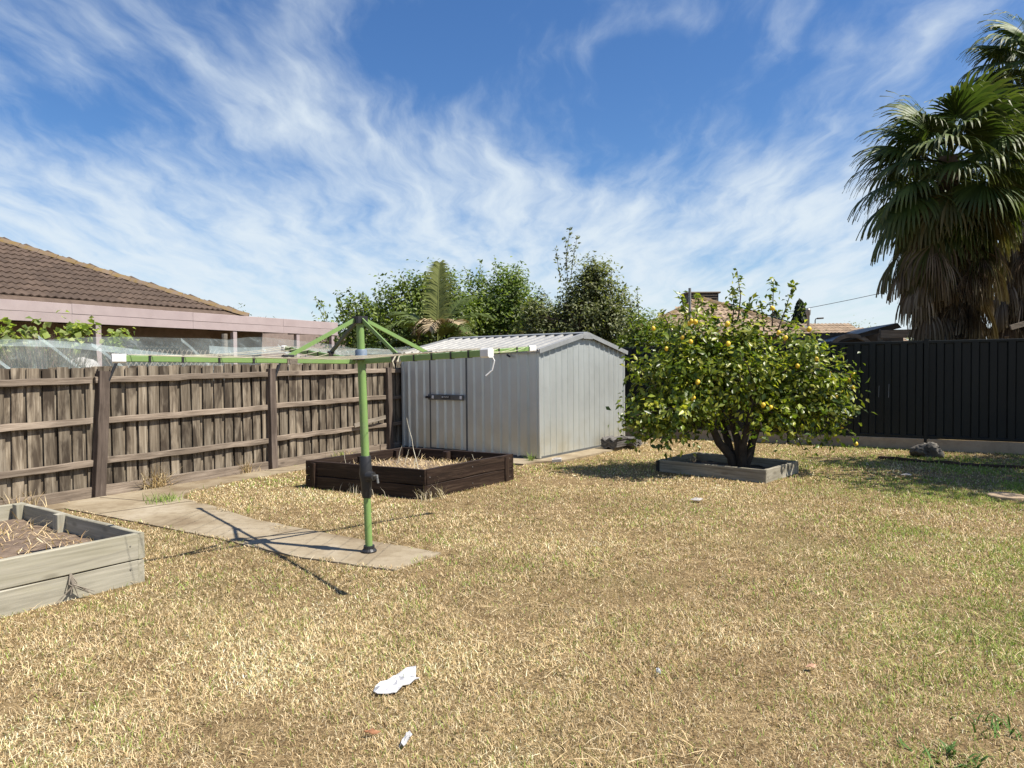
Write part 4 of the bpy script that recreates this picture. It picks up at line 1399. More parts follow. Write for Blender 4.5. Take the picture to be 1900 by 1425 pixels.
# plants of that garden
VINE = [(0.22, 0.28, 0.07), (0.28, 0.34, 0.10), (0.15, 0.21, 0.05), (0.36, 0.40, 0.16)]
b = hpt(0.35, -0.75)
make_tree('grape_vine', 'pale green grape vine climbing in front of the pink fascia at far left', b, [((-0.5, 0, 2.05), (0.75, 0.35, 0.36)), ((-1.0, 0.0, 1.75), (0.6, 0.35, 0.35)), ((0.2, 0.2, 2.10), (0.25, 0.25, 0.22))], 48, 14, 0.12, VINE, 21,
          trunk_r=0.03, cat='vine', aspect=0.95, spread=0.13)
b = hpt(1.15, -0.75)
make_tree('grape_vine', 'small grape vine shoots in front of the fascia above the white sack', b, [((-0.2, 0.1, 2.22), (0.22, 0.2, 0.24)), ((0.35, 0.25, 2.12), (0.22, 0.2, 0.24))], 18, 14, 0.12, VINE, 22,
          trunk_r=0.025, cat='vine', aspect=0.95, spread=0.10)
# dry grey lavender bush: upright spikes
lb = npt(-2.61, -1.35, 0)
LV = thing('lavender_bush', lb, 'dry greyish lavender bush poking above the fence at far left', 'bush')
n = 5200
rr = RNG
ang = rr.uniform(0, 6.283, n)
ra = np.sqrt(rr.random(n)) * 0.55
hh = rr.uniform(0.5, 1.05, n) * (1.0 - 0.35 * (ra / 0.55) ** 2)
V, F, C = blades(n, lb.x + ra * np.cos(ang), lb.y + ra * np.sin(ang), np.full(n, 1.08), hh, rr.uniform(0.010, 0.022, n), rr.uniform(0.0, 0.45, n), pal_cols(n, [(0.20, 0.18, 0.13), (0.30, 0.26, 0.18), (0.16, 0.16, 0.10), (0.23, 0.15, 0.13)], rr), rr, 0.3)
o = put('spikes', mesh_np('spikes', V, F, C), MAT['blade'], LV)
o['kind'] = 'stuff'
put('stem', MB().tube([lb, lb + Vector((0.02, 0, 0.5)), lb + Vector((0, 0.02, 1.0))], [0.05, 0.05, 0.12], 8), MAT['bark'], LV)


def lump(name, c, rad, mat, label, cat, seed, amp=0.22, fl=0.0, pit=0.0):
    import bmesh
    bm = bmesh.new()
    bmesh.ops.create_icosphere(bm, subdivisions=4, radius=1.0)
    rg = np.random.default_rng(seed)
    ds = unit(rg.normal(0, 1, (14, 3)))
    am = rg.uniform(-amp, amp, 14)
    fz = rg.uniform(2, 5, 14)
    for v in bm.verts:
        p = np.array(v.co)
        k = 1.0 + sum(am[i] * math.sin(fz[i] * float(p @ ds[i]) * 1.7 + i) for i in range(14)) * 0.55
        if pit:
            k += pit * (math.sin(11 * p[0] + 3 * p[2]) * math.sin(13 * p[1] + 2) + math.sin(17 * p[2] + 5 * p[1]) * math.sin(15 * p[0])) + rg.uniform(-pit, pit) * 0.5
        q = p * k * np.array(rad)
        q[2] = max(q[2], -rad[2] * fl)
        v.co = q
    me = bpy.data.meshes.new(name)
    bm.to_mesh(me)
    bm.free()
    shade_smooth(me, 35)
    return tag(put(name, me, mat, None, Matrix.Translation(c)), label, cat)


sk = npt(-2.18, -1.2, 1.45)
lump('pale_sack', sk, (0.19, 0.21, 0.28), MAT['sack'], 'pale crumpled sack resting behind the fence beside the lavender bush', 'sack', 4, 0.16, 0.8)
put('sack_bench', MB().bar(npt(-2.5, -1.2, 1.12), npt(-1.8, -1.2, 1.12), 0.5, 0.10), MAT['timber'])
bench = bpy.data.objects['sack_bench']
tag(bench, 'timber bench top behind the paling fence under the pale sack', 'bench')

# diamond lattice screen under the pergola
LT = thing('lattice_screen', hpt(4.0, 0.35), 'diamond lattice screen below the pergola seen through the netting', 'lattice')
for k in range(22):
    for sg in (-1, 1):
        s0 = 2.35 + k * 0.12
        a, bb = hpt(s0, 0.30, 1.30), hpt(s0 + sg * 0.5, 0.30, 2.15)
        put('slat', MB().bar(a, bb, 0.012 + 0.004 * (sg > 0), 0.022, up=HN), MAT['timber'], LT)

# ------------------------------------------------------------------ trees beyond the back fence
G1 = [(0.110, 0.155, 0.034), (0.145, 0.195, 0.042), (0.065, 0.098, 0.024), (0.205, 0.250, 0.062)]
G2 = [(0.100, 0.150, 0.030), (0.140, 0.195, 0.040), (0.185, 0.235, 0.060), (0.068, 0.108, 0.024)]
G3 = [(0.125, 0.145, 0.055), (0.165, 0.180, 0.075), (0.080, 0.096, 0.038), (0.210, 0.220, 0.110)]
GD = [(0.030, 0.050, 0.014), (0.042, 0.068, 0.018), (0.055, 0.085, 0.022)]
sh = []
rg = random.Random(3)
for k in range(20):
    x = -2.6 + k * 0.2 + rg.uniform(-0.1, 0.1)
    z0 = 2.9 + 0.45 * (x + 2.6) / 3.4 * 1.2
    sh.append(((x, rg.uniform(-0.5, 0.5), z0), (x - 0.35 + rg.uniform(-0.15, 0.15) + 0.12 * k / 10, rg.uniform(-0.5, 0.5), z0 + rg.uniform(0.55, 1.05)), 20))
make_tree('plum_tree', 'wide leafy tree with spiky upright shoots behind the clothesline hub', (-3.15, 22.0, 0), [((0.2, 0, 3.1), (1.7, 1.2, 1.15)), ((-1.4, 0, 2.8), (1.2, 1.0, 0.95)), ((1.15, 0.2, 3.4), (1.0, 1.0, 1.20)), ((0.2, 0.2, 1.8), (2.0, 1.2, 0.9)), ((0.45, 0, 3.9), (0.7, 0.7, 0.65))],
          620, 40, 0.14, G1, 31, trunk_r=0.10, stems=5, shoots=sh, spread=0.19, group=None)
sh = [((1.5, 0, 4.2), (1.35, 0, 5.25), 22), ((0.6, 0, 3.9), (0.35, 0, 4.9), 26), ((2.0, 0, 4.0), (2.25, 0, 4.8), 24), ((0.9, 0.1, 4.0), (0.85, 0.1, 5.1), 26), ((2.6, 0, 3.6), (2.9, 0, 4.2), 20), ((3.2, 0, 3.2), (3.6, 0, 3.5), 20)]
make_tree('loquat_tree', 'dense bright green tree behind the cocos palm and shed', (-1.9, 23.5, 0), [((1.5, 0, 3.4), (1.15, 1.0, 1.35)), ((2.5, 0, 2.8), (1.1, 1.0, 1.15)), ((0.8, 0.2, 3.2), (0.8, 0.8, 1.2)), ((2.0, 0, 1.9), (1.7, 1.0, 0.8)), ((1.9, 0, 4.2), (0.6, 0.6, 0.6))],
          520, 40, 0.14, G2, 32, trunk_r=0.11, stems=3, shoots=sh, spread=0.19)
sh = [((-0.75, 0, 4.3), (-0.62, 0, 5.55), 60), ((-0.9, 0, 4.0), (-1.05, 0, 5.0), 36), ((-0.6, 0, 4.2), (-0.40, 0, 5.35), 40), ((-0.7, 0.1, 3.9), (-0.75, 0.1, 5.3), 36), ((0.95, 0, 2.6), (1.25, 0, 3.1), 26)]
make_tree('gum_tree', 'tall upright grey green tree with a thin tip above the shed gable', (2.35, 20.5, 0), [((-0.15, 0, 3.2), (0.95, 0.7, 1.15)), ((0.55, 0, 2.8), (0.90, 0.7, 0.95)), ((-0.75, 0, 2.5), (0.65, 0.6, 1.0)), ((-1.65, 0.1, 2.85), (0.48, 0.5, 0.75)), ((-0.4, 0, 1.7), (1.8, 0.8, 0.7)), ((0.10, 0, 4.1), (0.62, 0.45, 0.55))],
          700, 42, 0.118, G3, 33, trunk_r=0.09, stems=3, shoots=sh, spread=0.15)
make_tree('red_leaf_shrub', 'dark red leaved shrub between the tall tree and the citrus bush', (3.35, 21.5, 0), [((0, 0, 2.15), (0.62, 0.5, 0.62)), ((0.35, -0.1, 2.55), (0.28, 0.3, 0.22))], 60, 26, 0.085,
          [(0.075, 0.065, 0.022), (0.14, 0.022, 0.022), (0.055, 0.062, 0.020), (0.21, 0.020, 0.030)], 34, trunk_r=0.05, stems=3, cat='shrub', spread=0.13)
sh = [((0.0, 0, 2.6), (-0.05, 0, 3.55), 40), ((-0.15, 0, 2.4), (-0.2, 0, 3.2), 30), ((0.55, 0, 2.3), (0.62, 0, 2.85), 26), ((1.1, 0, 2.2), (1.2, 0, 2.9), 24), ((0.8, 0, 2.2), (0.75, 0, 2.7), 24)]
make_tree('citrus_bush', 'glossy green bush with a pointed leader behind the metal fence left of the lemon', (3.30, 18.2, 0), [((0.3, 0, 2.3), (0.6, 0.5, 0.6)), ((1.0, 0, 2.1), (0.5, 0.5, 0.55)), ((0.2, 0, 2.0), (0.62, 0.5, 0.75)), ((0.85, 0, 1.9), (0.55, 0.5, 0.55)), ((-0.25, 0, 1.7), (0.45, 0.5, 0.5))], 330, 34, 0.095, CIT[:4], 35,
          trunk_r=0.05, stems=3, mat='citrus', cat='bush', shoots=sh, spread=0.13)
make_tree('distant_tree', 'small round leafy tree showing over the end of the tiled roof', (-11.3, 30.5, 0), [((-0.45, 0, 3.35), (0.55, 0.5, 0.75)), ((0.5, 0, 3.1), (0.65, 0.5, 0.55)), ((0, 0, 2.2), (0.9, 0.6, 0.8))], 60, 26, 0.14, GD, 36, trunk_r=0.09, spread=0.17)
make_tree('bronze_shrub', 'bronze green shrub low behind the shed roof', (0.55, 21.5, 0), [((0, 0, 2.0), (0.75, 0.6, 0.62)), ((-0.6, 0, 1.8), (0.6, 0.5, 0.5))], 170, 34, 0.075, [(0.085, 0.078, 0.030), (0.115, 0.085, 0.045), (0.060, 0.066, 0.024)], 37, trunk_r=0.05, stems=3, cat='shrub', spread=0.14)
make_tree('hedge_shrub', 'dark green shrub filling the gap under the spiky leafy tree', (-3.8, 19.6, 0), [((0, 0, 1.6), (1.3, 0.6, 0.62)), ((1.5, 0.1, 1.6), (0.9, 0.6, 0.6))], 230, 34, 0.085, GD, 38, trunk_r=0.05, stems=4, cat='shrub', spread=0.16)
make_tree('distant_tree', 'pale feathery tree far behind the second tiled roof', (27.0, 55.0, 0), [((0, 0, 3.4), (2.0, 1.0, 1.1)), ((3.2, 0, 3.0), (2.2, 1.0, 0.9))], 70, 26, 0.20, [(0.16, 0.18, 0.07), (0.22, 0.22, 0.07), (0.12, 0.15, 0.06)], 39, trunk_r=0.12, spread=0.35)
make_tree('dark_shrub', 'dark shrub at the right edge behind the palm trunk and fence', (12.6, 15.2, 0), [((0, 0, 1.9), (0.9, 0.6, 0.6)), ((0.9, 0, 1.9), (0.7, 0.6, 0.6))], 70, 26, 0.09, GD, 40, trunk_r=0.05, cat='shrub', spread=0.16)


def cypress(loc, h, r_, label, seed):
    T = thing('cypress_tree', loc, label, 'tree', 'pencil cypresses beyond the house')
    rg = np.random.default_rng(seed)
    n = 2600
    t = rg.random(n) ** 0.8
    rad = r_ * np.sqrt(np.clip(np.sin(np.pi * (0.10 + 0.90 * t)), 0.0, 1)) * rg.uniform(0.55, 1.08, n)
    a = rg.uniform(0, 6.283, n)
    c = np.stack([rad * np.cos(a), rad * np.sin(a), 0.3 + t * (h - 0.3)], 1)
    out = np.stack([np.cos(a), np.sin(a), np.full(n, 0.4)], 1)
    V, F, C = leaf_mesh(c, rg.uniform(0.2, 0.4, n), unit(out + rg.normal(0, 0.3, (n, 3))), unit(np.array([[0, 0, 1.0]]) + rg.normal(0, 0.3, (n, 3))), pal_cols(n, [(0.018, 0.032, 0.012), (0.030, 0.046, 0.016)], rg), aspect=0.6)
    o = put('crown', mesh_np('crown', V, F, C), MAT['leaf'], T, Matrix.Translation(loc))
    o['kind'] = 'stuff'
    put('trunk', MB().tube([Vector(loc), Vector(loc) + Vector((0, 0, h * 0.8))], [0.14, 0.03], 8), MAT['bark'], T)


cypress((17.05, 41.5, 0), 5.25, 0.52, 'taller dark pencil cypress beside the grey vent pipe', 1)
cypress((16.35, 43.5, 0), 4.75, 0.50, 'shorter dark pencil cypress glimpsed through the lemon tree shoots', 2)

# unseen tree added off to the right to cast the lawn's patch of shade
make_tree('added_shade_tree', 'unseen broad leafy tree added right of the view to shade the lawn', (11.0, 7.6, 0), [((-1.7, 0.3, 5.0), (1.9, 1.3, 0.9)), ((0.4, -0.4, 5.1), (1.8, 1.6, 1.0)), ((-1.8, 1.7, 5.0), (1.6, 1.2, 0.9)), ((0.4, 2.0, 5.0), (1.5, 1.1, 0.9))], 420, 40, 0.15, G1, 41, trunk_r=0.15, spread=0.30, shell=0.2)

# ------------------------------------------------------------------ cocos palm between the trees
def pinnate(T, name, base, az, el0, L, mat, col, rng, droop=0.9, n=40, ll=0.55):
    base = Vector(base)
    pts = []
    p = base.copy()
    e = el0
    steps = 16
    for i in range(steps + 1):
        pts.append(p.copy())
        d = Vector((math.cos(az) * math.cos(e), math.sin(az) * math.cos(e), math.sin(e)))
        p = p + d * (L / steps)
        e -= droop / steps * (0.4 + 1.4 * i / steps)
    mb = MB()
    mb.tube(pts, [0.028 * (1 - 0.85 * i / steps) for i in range(steps + 1)], 5)
    side0 = Vector((-math.sin(az), math.cos(az), 0))
    for i in range(n):
        t = 0.16 + 0.83 * i / n
        k = t * steps
        i0 = min(int(k), steps - 1)
        q = pts[i0].lerp(pts[i0 + 1], k - i0)
        d = (pts[i0 + 1] - pts[i0]).normalized()
        upv = side0.cross(d).normalized()
        if upv.z < 0:
            upv = -upv
        for sg in (-1, 1):
            l = ll * math.sin(math.pi * (0.12 + 0.83 * t)) ** 0.7 * rng.uniform(0.85, 1.1)
            dirv = (side0 * sg * 0.75 + d * 0.62 + upv * rng.uniform(0.05, 0.3)).normalized()
            m_ = q + dirv * l * 0.5
            tip = m_ + (dirv + Vector((0, 0, -0.55))).normalized() * l * 0.5
            wv = d * 0.020
            mb.add([q - wv, q + wv, m_ - wv * 1.1, m_ + wv * 1.1, tip], [(0, 1, 3, 2), (2, 3, 4)])
    me = mb.mesh(name)
    a = me.color_attributes.new('Col', 'FLOAT_COLOR', 'POINT')
    c = np.ones((len(me.vertices), 4), dtype=np.float32)
    c[:, :3] = np.array(col) * np.repeat(RNG.uniform(0.8, 1.2, (len(me.vertices) // 1, 1)), 1, axis=1)
    a.data.foreach_set('color', c.ravel())
    return put(name, me, mat, T)


cb = (-2.12, 19.4, 0)
CP = thing('cocos_palm', cb, 'feathery cocos palm with one upright frond and drooping dry fronds above the shed', 'palm tree')
put('trunk', shade_smooth(MB().tube([Vector(cb), Vector(cb) + Vector((0.02, 0, 1.2)), Vector(cb) + Vector((0.04, 0, 2.25))], [0.14, 0.12, 0.11], 12).mesh('trunk')), MAT['bark'], CP)
ct = (-2.05, 19.4, 2.2)
rgp = random.Random(5)
FG = (0.085, 0.115, 0.030)
for az, el, L, dr, c in ((1.45, 1.50, 2.35, 0.25, (0.17, 0.19, 0.055)), (2.7, 0.95, 1.9, 1.3, FG), (0.3, 0.95, 1.9, 1.5, FG), (-0.9, 0.7, 1.6, 1.4, FG), (3.7, 0.75, 1.7, 1.4, FG), (1.2, 0.8, 1.7, 1.3, FG), (0.1, 0.45, 1.6, 1.5, FG), (2.9, 0.4, 1.6, 1.5, FG), (0.75, 1.2, 1.9, 1.0, FG)):
    pinnate(CP, 'frond', ct, az, el, L, MAT['frond'], c, rgp, dr, 52, 0.60)
for az, el, L in ((3.55, 0.75, 0.95), (4.3, 0.8, 0.85), (5.6, 0.75, 1.0), (3.1, 0.5, 0.8)):
    pinnate(CP, 'dry_frond', (ct[0] + 0.12, ct[1] - 0.1, ct[2] + 0.35), az, el, L, MAT['dead'], (0.38, 0.30, 0.19), rgp, 2.3, 30, 0.55)


# ------------------------------------------------------------------ fan palms
def fan_frond(T, name, base, az, el, Lp, Rb, mat, pal, rng, nseg=34, half=2.0, droop=0.55, sag=0.5, width=1.0):
    base = np.array(base, float)
    # petiole
    pts = [base.copy()]
    e = el
    for i in range(8):
        d = np.array([math.cos(az) * math.cos(e), math.sin(az) * math.cos(e), math.sin(e)])
        pts.append(pts[-1] + d * Lp / 8)
        e -= sag / 8
    fwd = d
    side = np.array([-math.sin(az), math.cos(az), 0.0])
    roll = rng.uniform(-0.35, 0.35)
    nr = np.cross(fwd, side)
    if nr[2] < 0 and el > -0.6:
        nr = -nr
    side, nr = side * math.cos(roll) + nr * math.sin(roll), nr * math.cos(roll) - side * math.sin(roll)
    mb = MB()
    mb.tube(pts, [0.024 - 0.012 * i / 8 for i in range(9)], 5)
    npet = len(mb.v)
    cols = [np.array(pal[0]) * 1.5] * npet
    hub = pts[-1]
    fr = [0.03, 0.30, 0.52, 0.68, 0.84, 1.0]
    da = 2 * half / nseg
    for k in range(nseg):
        a = -half + (k + 0.5) * da
        R_ = Rb * (0.74 + 0.26 * math.cos(a * 0.75)) * rng.uniform(0.92, 1.06)
        d0 = fwd * math.cos(a) + side * math.sin(a)
        d0 = d0 - nr * 0.22 * abs(math.sin(a))
        d0 /= np.linalg.norm(d0)
        tang = -fwd * math.sin(a) + side * math.cos(a)
        p = hub.copy()
        prev = 0.0
        dr = d0.copy()
        g = droop * rng.uniform(0.6, 1.5)
        L, Rr = [], []
        for q, f in enumerate(fr):
            step = (f - prev) * R_
            if f > 0.5:
                dr = dr + np.array([0, 0, -1.0]) * g * (f - 0.35) * 1.1
                dr /= np.linalg.norm(dr)
            p = p + dr * step
            prev = f
            wj = f * R_ * da * 0.52 * width
            wmax = 0.52 * R_ * da * 0.52 * width
            wq = wj if f <= 0.52 else wmax * (1 - (f - 0.52) / 0.48) ** 0.8 + 0.001
            pl = 0.012 * min(f / 0.3, 1.0)
            L.append(p - tang * wq + nr * pl)
            Rr.append(p + tang * wq - nr * pl)
        vs = []
        for l_, r_ in zip(L, Rr):
            vs += [l_, r_]
        mb.add(vs, [(2 * i, 2 * i + 1, 2 * i + 3, 2 * i + 2) for i in range(len(fr) - 1)])
        c = np.array(pal[rng.integers(0, len(pal))]) * rng.uniform(0.8, 1.25)
        for q, f in enumerate(fr):
            tipc = c * (1 - max(0, f - 0.6)) + np.array([0.20, 0.17, 0.075]) * max(0, f - 0.6) * 0.9
            cols += [tipc, tipc]
    me = mb.mesh(name)
    a = me.color_attributes.new('Col', 'FLOAT_COLOR', 'POINT')
    c4 = np.ones((len(me.vertices), 4), dtype=np.float32)
    c4[:, :3] = np.array(cols)
    a.data.foreach_set('color', c4.ravel())
    return put(name, me, mat, T)


PG_ = [(0.042, 0.072, 0.018), (0.058, 0.092, 0.022), (0.085, 0.120, 0.030)]
PD = [(0.135, 0.098, 0.064), (0.20, 0.155, 0.108), (0.085, 0.060, 0.038), (0.27, 0.22, 0.165)]
PO = [(0.085, 0.085, 0.028), (0.055, 0.070, 0.020), (0.13, 0.11, 0.045)]


def fan_palm(base, top, label, seed, nlive, ndead, z_skirt_lo, skirt_r, scale=1.0, z_live_lo=-0.75):
    rng = np.random.default_rng(seed)
    base, top = np.array(base, float), np.array(top, float)
    T = thing('fan_palm', base, label, 'palm tree', 'fan palms behind the metal fence')
    pts = [base + (top - base) * t for t in np.linspace(0, 1, 12)]
    rad = [0.30 if i < 1 else 0.23 - 0.004 * i for i in range(12)]
    put('trunk', shade_smooth(MB().tube([p + np.array([0, 0, 0]) for p in pts], rad, 14).mesh('trunk')), MAT['bark'], T)
    # leaf boots on the bare foot of the trunk
    for k in range(26):
        a = rng.uniform(0, 6.283)
        z = rng.uniform(1.2, z_skirt_lo + 0.5)
        t = (z - base[2]) / (top[2] - base[2])
        p = base + (top - base) * t + np.array([math.cos(a), math.sin(a), 0]) * 0.22
        q = p + np.array([math.cos(a) * 0.10, math.sin(a) * 0.10, 0.17])
        put('leaf_boot', MB().bar(p, q, 0.09, 0.025, up=(math.cos(a), math.sin(a), 0)), MAT['sack'] if k % 3 else MAT['timber'], T)
    for k in range(nlive):
        u = (k + 0.5) / nlive
        el = 1.45 - (1.45 - z_live_lo) * u ** 0.85
        az = k * 2.39996 + rng.uniform(-0.25, 0.25)
        Lp = scale * rng.uniform(0.85, 1.12) * (0.72 + 0.28 * math.cos(el))
        Rb = scale * rng.uniform(1.0, 1.22)
        pal = PG_ if u < 0.72 or rng.random() < 0.6 else PO
        dn = top + np.array([0, 0, -0.55 * scale * u])
        fan_frond(T, 'frond', dn, az, el, Lp, Rb, MAT['frond'], pal, rng, 38, 2.15, 0.60 + 0.3 * u, 0.45 + 0.25 * u)
    for k in range(ndead):
        u = (k + rng.random()) / ndead
        z = top[2] - 0.9 * scale - u * (top[2] - 0.9 * scale - z_skirt_lo - 0.95)
        t = (z - base[2]) / (top[2] - base[2])
        p = base + (top - base) * t
        az = k * 2.39996 + rng.uniform(-0.4, 0.4)
        el = rng.uniform(-1.05, -0.55) if u < 0.25 else rng.uniform(-1.30, -0.85)
        fan_frond(T, 'dead_frond', p, az, el, skirt_r * rng.uniform(0.85, 1.3), rng.uniform(0.75, 1.05) * scale, MAT['dead'], PD if u > 0.12 else PO + PD[:2], rng, 20, 0.85, 1.6, 0.35, 0.55)
    return T


fan_palm((9.05, 14.5, 0), (8.95, 14.45, 5.75), 'nearer fan palm with a wide green crown above a thick skirt of dead brown fronds', 51, 56, 240, 1.45, 0.92, 1.02)
fan_palm((11.45, 16.4, 0), (12.45, 16.5, 8.55), 'taller fan palm behind it cut off by the right edge of the picture', 52, 46, 150, 2.05, 0.70, 1.02, -0.9)
# ------------------------------------------------------------------ houses beyond the metal fence
def tile_face(T, roof, A, B, C_, mat, me, tw, te, limit, vis=None):
    """lay tiles on the triangle A (apex), B, C_ (eave ends)"""
    A, B, C_ = Vector(A), Vector(B), Vector(C_)
    ex = (C_ - B).normalized()
    nrm = (C_ - B).cross(A - B).normalized()
    if nrm.z < 0:
        nrm = -nrm
    up = nrm.cross(ex)
    if up.z < 0:
        up = -up
    H_ = (A - B).dot(up)
    xa = (A - B).dot(ex)
    Lb = (C_ - B).length
    r = 0
    n = 0
    while r * te < H_ - 0.1:
        h = r * te
        f = h / H_
        x0, x1 = xa * f, Lb + (xa - Lb) * f
        x = x0 + (0.5 * tw if r % 2 else 0.0)
        while x < x1 - tw * 0.4:
            p = B + ex * x + up * h + nrm * 0.01
            if n < limit:
                z = nrm
                Mx = Matrix((ex, up, nrm)).transposed().to_4x4()
                Mx.translation = p
                put('roof_tile', me, mat, roof, Mx)
                n += 1
            x += tw
        r += 1
    return n


H2 = thing('tan_roof_house', (7.0, 26.0, 0), 'house with tan tiled hip roof behind the lemon tree', 'house')
Ap, El, Er, Eb = Vector((6.95, 25.6, 3.92)), Vector((3.6, 22.9, 2.45)), Vector((9.9, 22.4, 2.42)), Vector((13.0, 27.5, 2.42))
Em = Vector((4.2, 29.0, 2.45))
roof2 = put('roof', MB().add([Ap, El, Er, Eb, Em], [(0, 1, 2), (0, 2, 3), (0, 3, 4), (0, 4, 1)]), MAT['tile_tan'], H2)
tile_t = tile_mesh('roof_tile_tan', 0.36, 0.36)
tile_face(H2, roof2, Ap, El, Er, MAT['tile_tan'], tile_t, 0.36, 0.36, 130)
for a, b_ in ((El, Ap), (Er, Ap)):
    d = b_ - a
    L = d.length
    k = 0
    while k * 0.42 < L - 0.2:
        put('ridge_tile', ridge_me, MAT['tile_tan_ridge'], roof2, frame(a + d.normalized() * (k * 0.42 + 0.42) + Vector((0, 0, 0.05)), -d))
        k += 1
put('wall', MB().add([El + Vector((0.4, 0.4, -0.05)), Er + Vector((-0.4, 0.4, -0.05)), Eb + Vector((-0.5, -0.2, -0.05)), Em + Vector((0.4, -0.3, -0.05)),
                      Vector((El.x + 0.4, El.y + 0.4, 0)), Vector((Er.x - 0.4, Er.y + 0.4, 0)), Vector((Eb.x - 0.5, Eb.y - 0.2, 0)), Vector((Em.x + 0.4, Em.y - 0.3, 0))],
                     [(0, 4, 5, 1), (1, 5, 6, 2), (2, 6, 7, 3), (3, 7, 4, 0)]), MAT['brick'], H2)
# solar panels on the far slope, seen edge-on over the hip
dh = (Er - Ap)
s2 = (Eb - Er).normalized()
for k in range(3):
    a = Ap + dh * (0.24 + 0.21 * k) + Vector((0, 0, 0.16)) + s2 * 0.10
    b_ = Ap + dh * (0.24 + 0.21 * k + 0.20) + Vector((0, 0, 0.16)) + s2 * 0.10
    up_ = Vector((0, 0, 0.04))
    nrm2 = (Er - Ap).cross(Eb - Ap).normalized()
    vs = [a, b_, b_ + s2 * 1.2 * (0.5 + 0.2 * k), a + s2 * 1.2 * (0.5 + 0.2 * k)]
    vs2 = [v - up_ for v in vs]
    put('solar_panel', MB().add(vs + vs2, [(0, 1, 2, 3), (7, 6, 5, 4), (0, 4, 5, 1), (1, 5, 6, 2), (2, 6, 7, 3), (3, 7, 4, 0)]), MAT['solar'], H2)
cool = put('roof_cooler', MB().bar((6.45, 26.0, 3.98), (7.55, 26.0, 3.98), 0.8, 0.30, ch=0.03), MAT['dark_timber'], H2)
put('cooler_lid', MB().bar((6.38, 26.0, 4.165), (7.62, 26.0, 4.165), 0.9, 0.06, ch=0.02), MAT['timber'], cool)
for k in range(3):
    put('cooler_louvre', MB().bar((6.5, 25.585, 3.88 + 0.09 * k), (7.5, 25.585, 3.88 + 0.09 * k), 0.03, 0.02), MAT['timber'], cool)
put('flue_pipe', shade_smooth(MB().tube([(5.92, 23.3, 2.7), (5.92, 23.3, 4.08)], 0.045, 10).mesh('flue_pipe')), MAT['flue'], H2)
put('roof_frame_stand', MB().bar((7.30, 20.9, 1.2), (7.42, 20.9, 2.40), 0.05, 0.05).bar((7.52, 20.9, 1.2), (7.42, 20.9, 2.40), 0.05, 0.05).mesh('roof_frame_stand'), MAT['flue'])
tag(bpy.data.objects['roof_frame_stand'], 'grey metal trestle frame standing behind the fence and lemon tree', 'trestle')

H3 = thing('far_tan_house', (16.5, 36, 0), 'further house with pale tan tiled roof right of the cypress trees', 'house')
A3a, A3b = Vector((14.0, 37.5, 3.62)), Vector((17.6, 37.5, 3.62))
B3l, B3r = Vector((12.2, 34.5, 2.5)), Vector((19.8, 34.5, 2.5))
K3l, K3r = Vector((12.2, 40.5, 2.5)), Vector((19.8, 40.5, 2.5))
roof3 = put('roof', MB().add([A3a, A3b, B3l, B3r, K3l, K3r], [(0, 2, 3, 1), (1, 3, 5), (0, 1, 5, 4), (0, 4, 2)]), MAT['tile_tan'], H3)
r = 0
cntt = 0
upv = Vector((0, 3.0, 1.12)).normalized()
Hs = math.hypot(3.0, 1.12)
tile_f = tile_mesh('roof_tile_far', 0.40, 0.40)
while r * 0.40 < Hs - 0.05:
    f = r * 0.40 / Hs
    x0, x1 = B3l.x + (A3a.x - B3l.x) * f, B3r.x + (A3b.x - B3r.x) * f
    x = max(x0, 14.0)
    while x < x1 - 0.2 and cntt < 110:
        p = Vector((x, B3l.y, B3l.z)) + upv * (r * 0.40)
        Mx = Matrix((Vector((1, 0, 0)), upv, Vector((1, 0, 0)).cross(upv))).transposed().to_4x4()
        Mx.translation = p + Vector((0, -0.01, 0.02))
        put('roof_tile', tile_f, MAT['tile_tan'], roof3, Mx)
        cntt += 1
        x += 0.40
    r += 1
put('wall', MB().box(12.7, 19.3, 35.0, 40.0, 0, 2.5), MAT['brick'], H3)
put('vent_pipe', shade_smooth(MB().lathe([(0.05, 0), (0.05, 1.0), (0.08, 1.05), (0.09, 1.22), (0.05, 1.27)], 10, (10.95, 25.9, 2.3)).mesh('vent_pipe')), MAT['flue'], H2)
sl_ = thing('street_lamp', (19.9, 46.0, 0), 'small street lamp on a pole above the far tan roof', 'street lamp')
put('pole', MB().tube([(19.9, 46, 0), (19.9, 46, 4.35), (19.95, 46, 4.45), (20.15, 46, 4.48)], 0.035, 8), MAT['dark_timber'], sl_)
put('lamp_head', MB().bar((20.05, 46, 4.47), (20.42, 46, 4.49), 0.2, 0.10, ch=0.03), MAT['dark_timber'], sl_)

# carport with arched timber opening
CPT = thing('carport', (9.0, 17.0, 0), 'dark skillion roofed carport with a curved timber arch behind the metal fence', 'carport')
put('roof', MB().add([Vector((8.0, 17.6, 2.10)), Vector((9.35, 17.0, 2.52)), Vector((9.45, 17.0, 2.40)), Vector((8.0, 17.6, 2.02)), Vector((8.4, 20.6, 2.10)), Vector((9.9, 20.0, 2.52)), Vector((10.0, 20.0, 2.40)), Vector((8.4, 20.6, 2.02))],
                     [(0, 1, 5, 4), (1, 2, 6, 5), (0, 3, 2, 1), (3, 7, 6, 2), (4, 5, 6, 7), (0, 4, 7, 3)]), MAT['dark_steel_roof'], CPT)
pts = []
for k in range(15):
    t = math.pi * k / 14
    pts.append(Vector((8.42 - 0.52 * math.cos(t), 17.42 - 0.10 * math.cos(t) * -1, 1.72 + 0.52 * math.sin(t))))
mb = MB()
for k in range(14):
    mb.bar(pts[k], pts[k + 1], 0.10, 0.085, up=(0, 1, 0))
put('arch', mb, MAT['timber'], CPT)
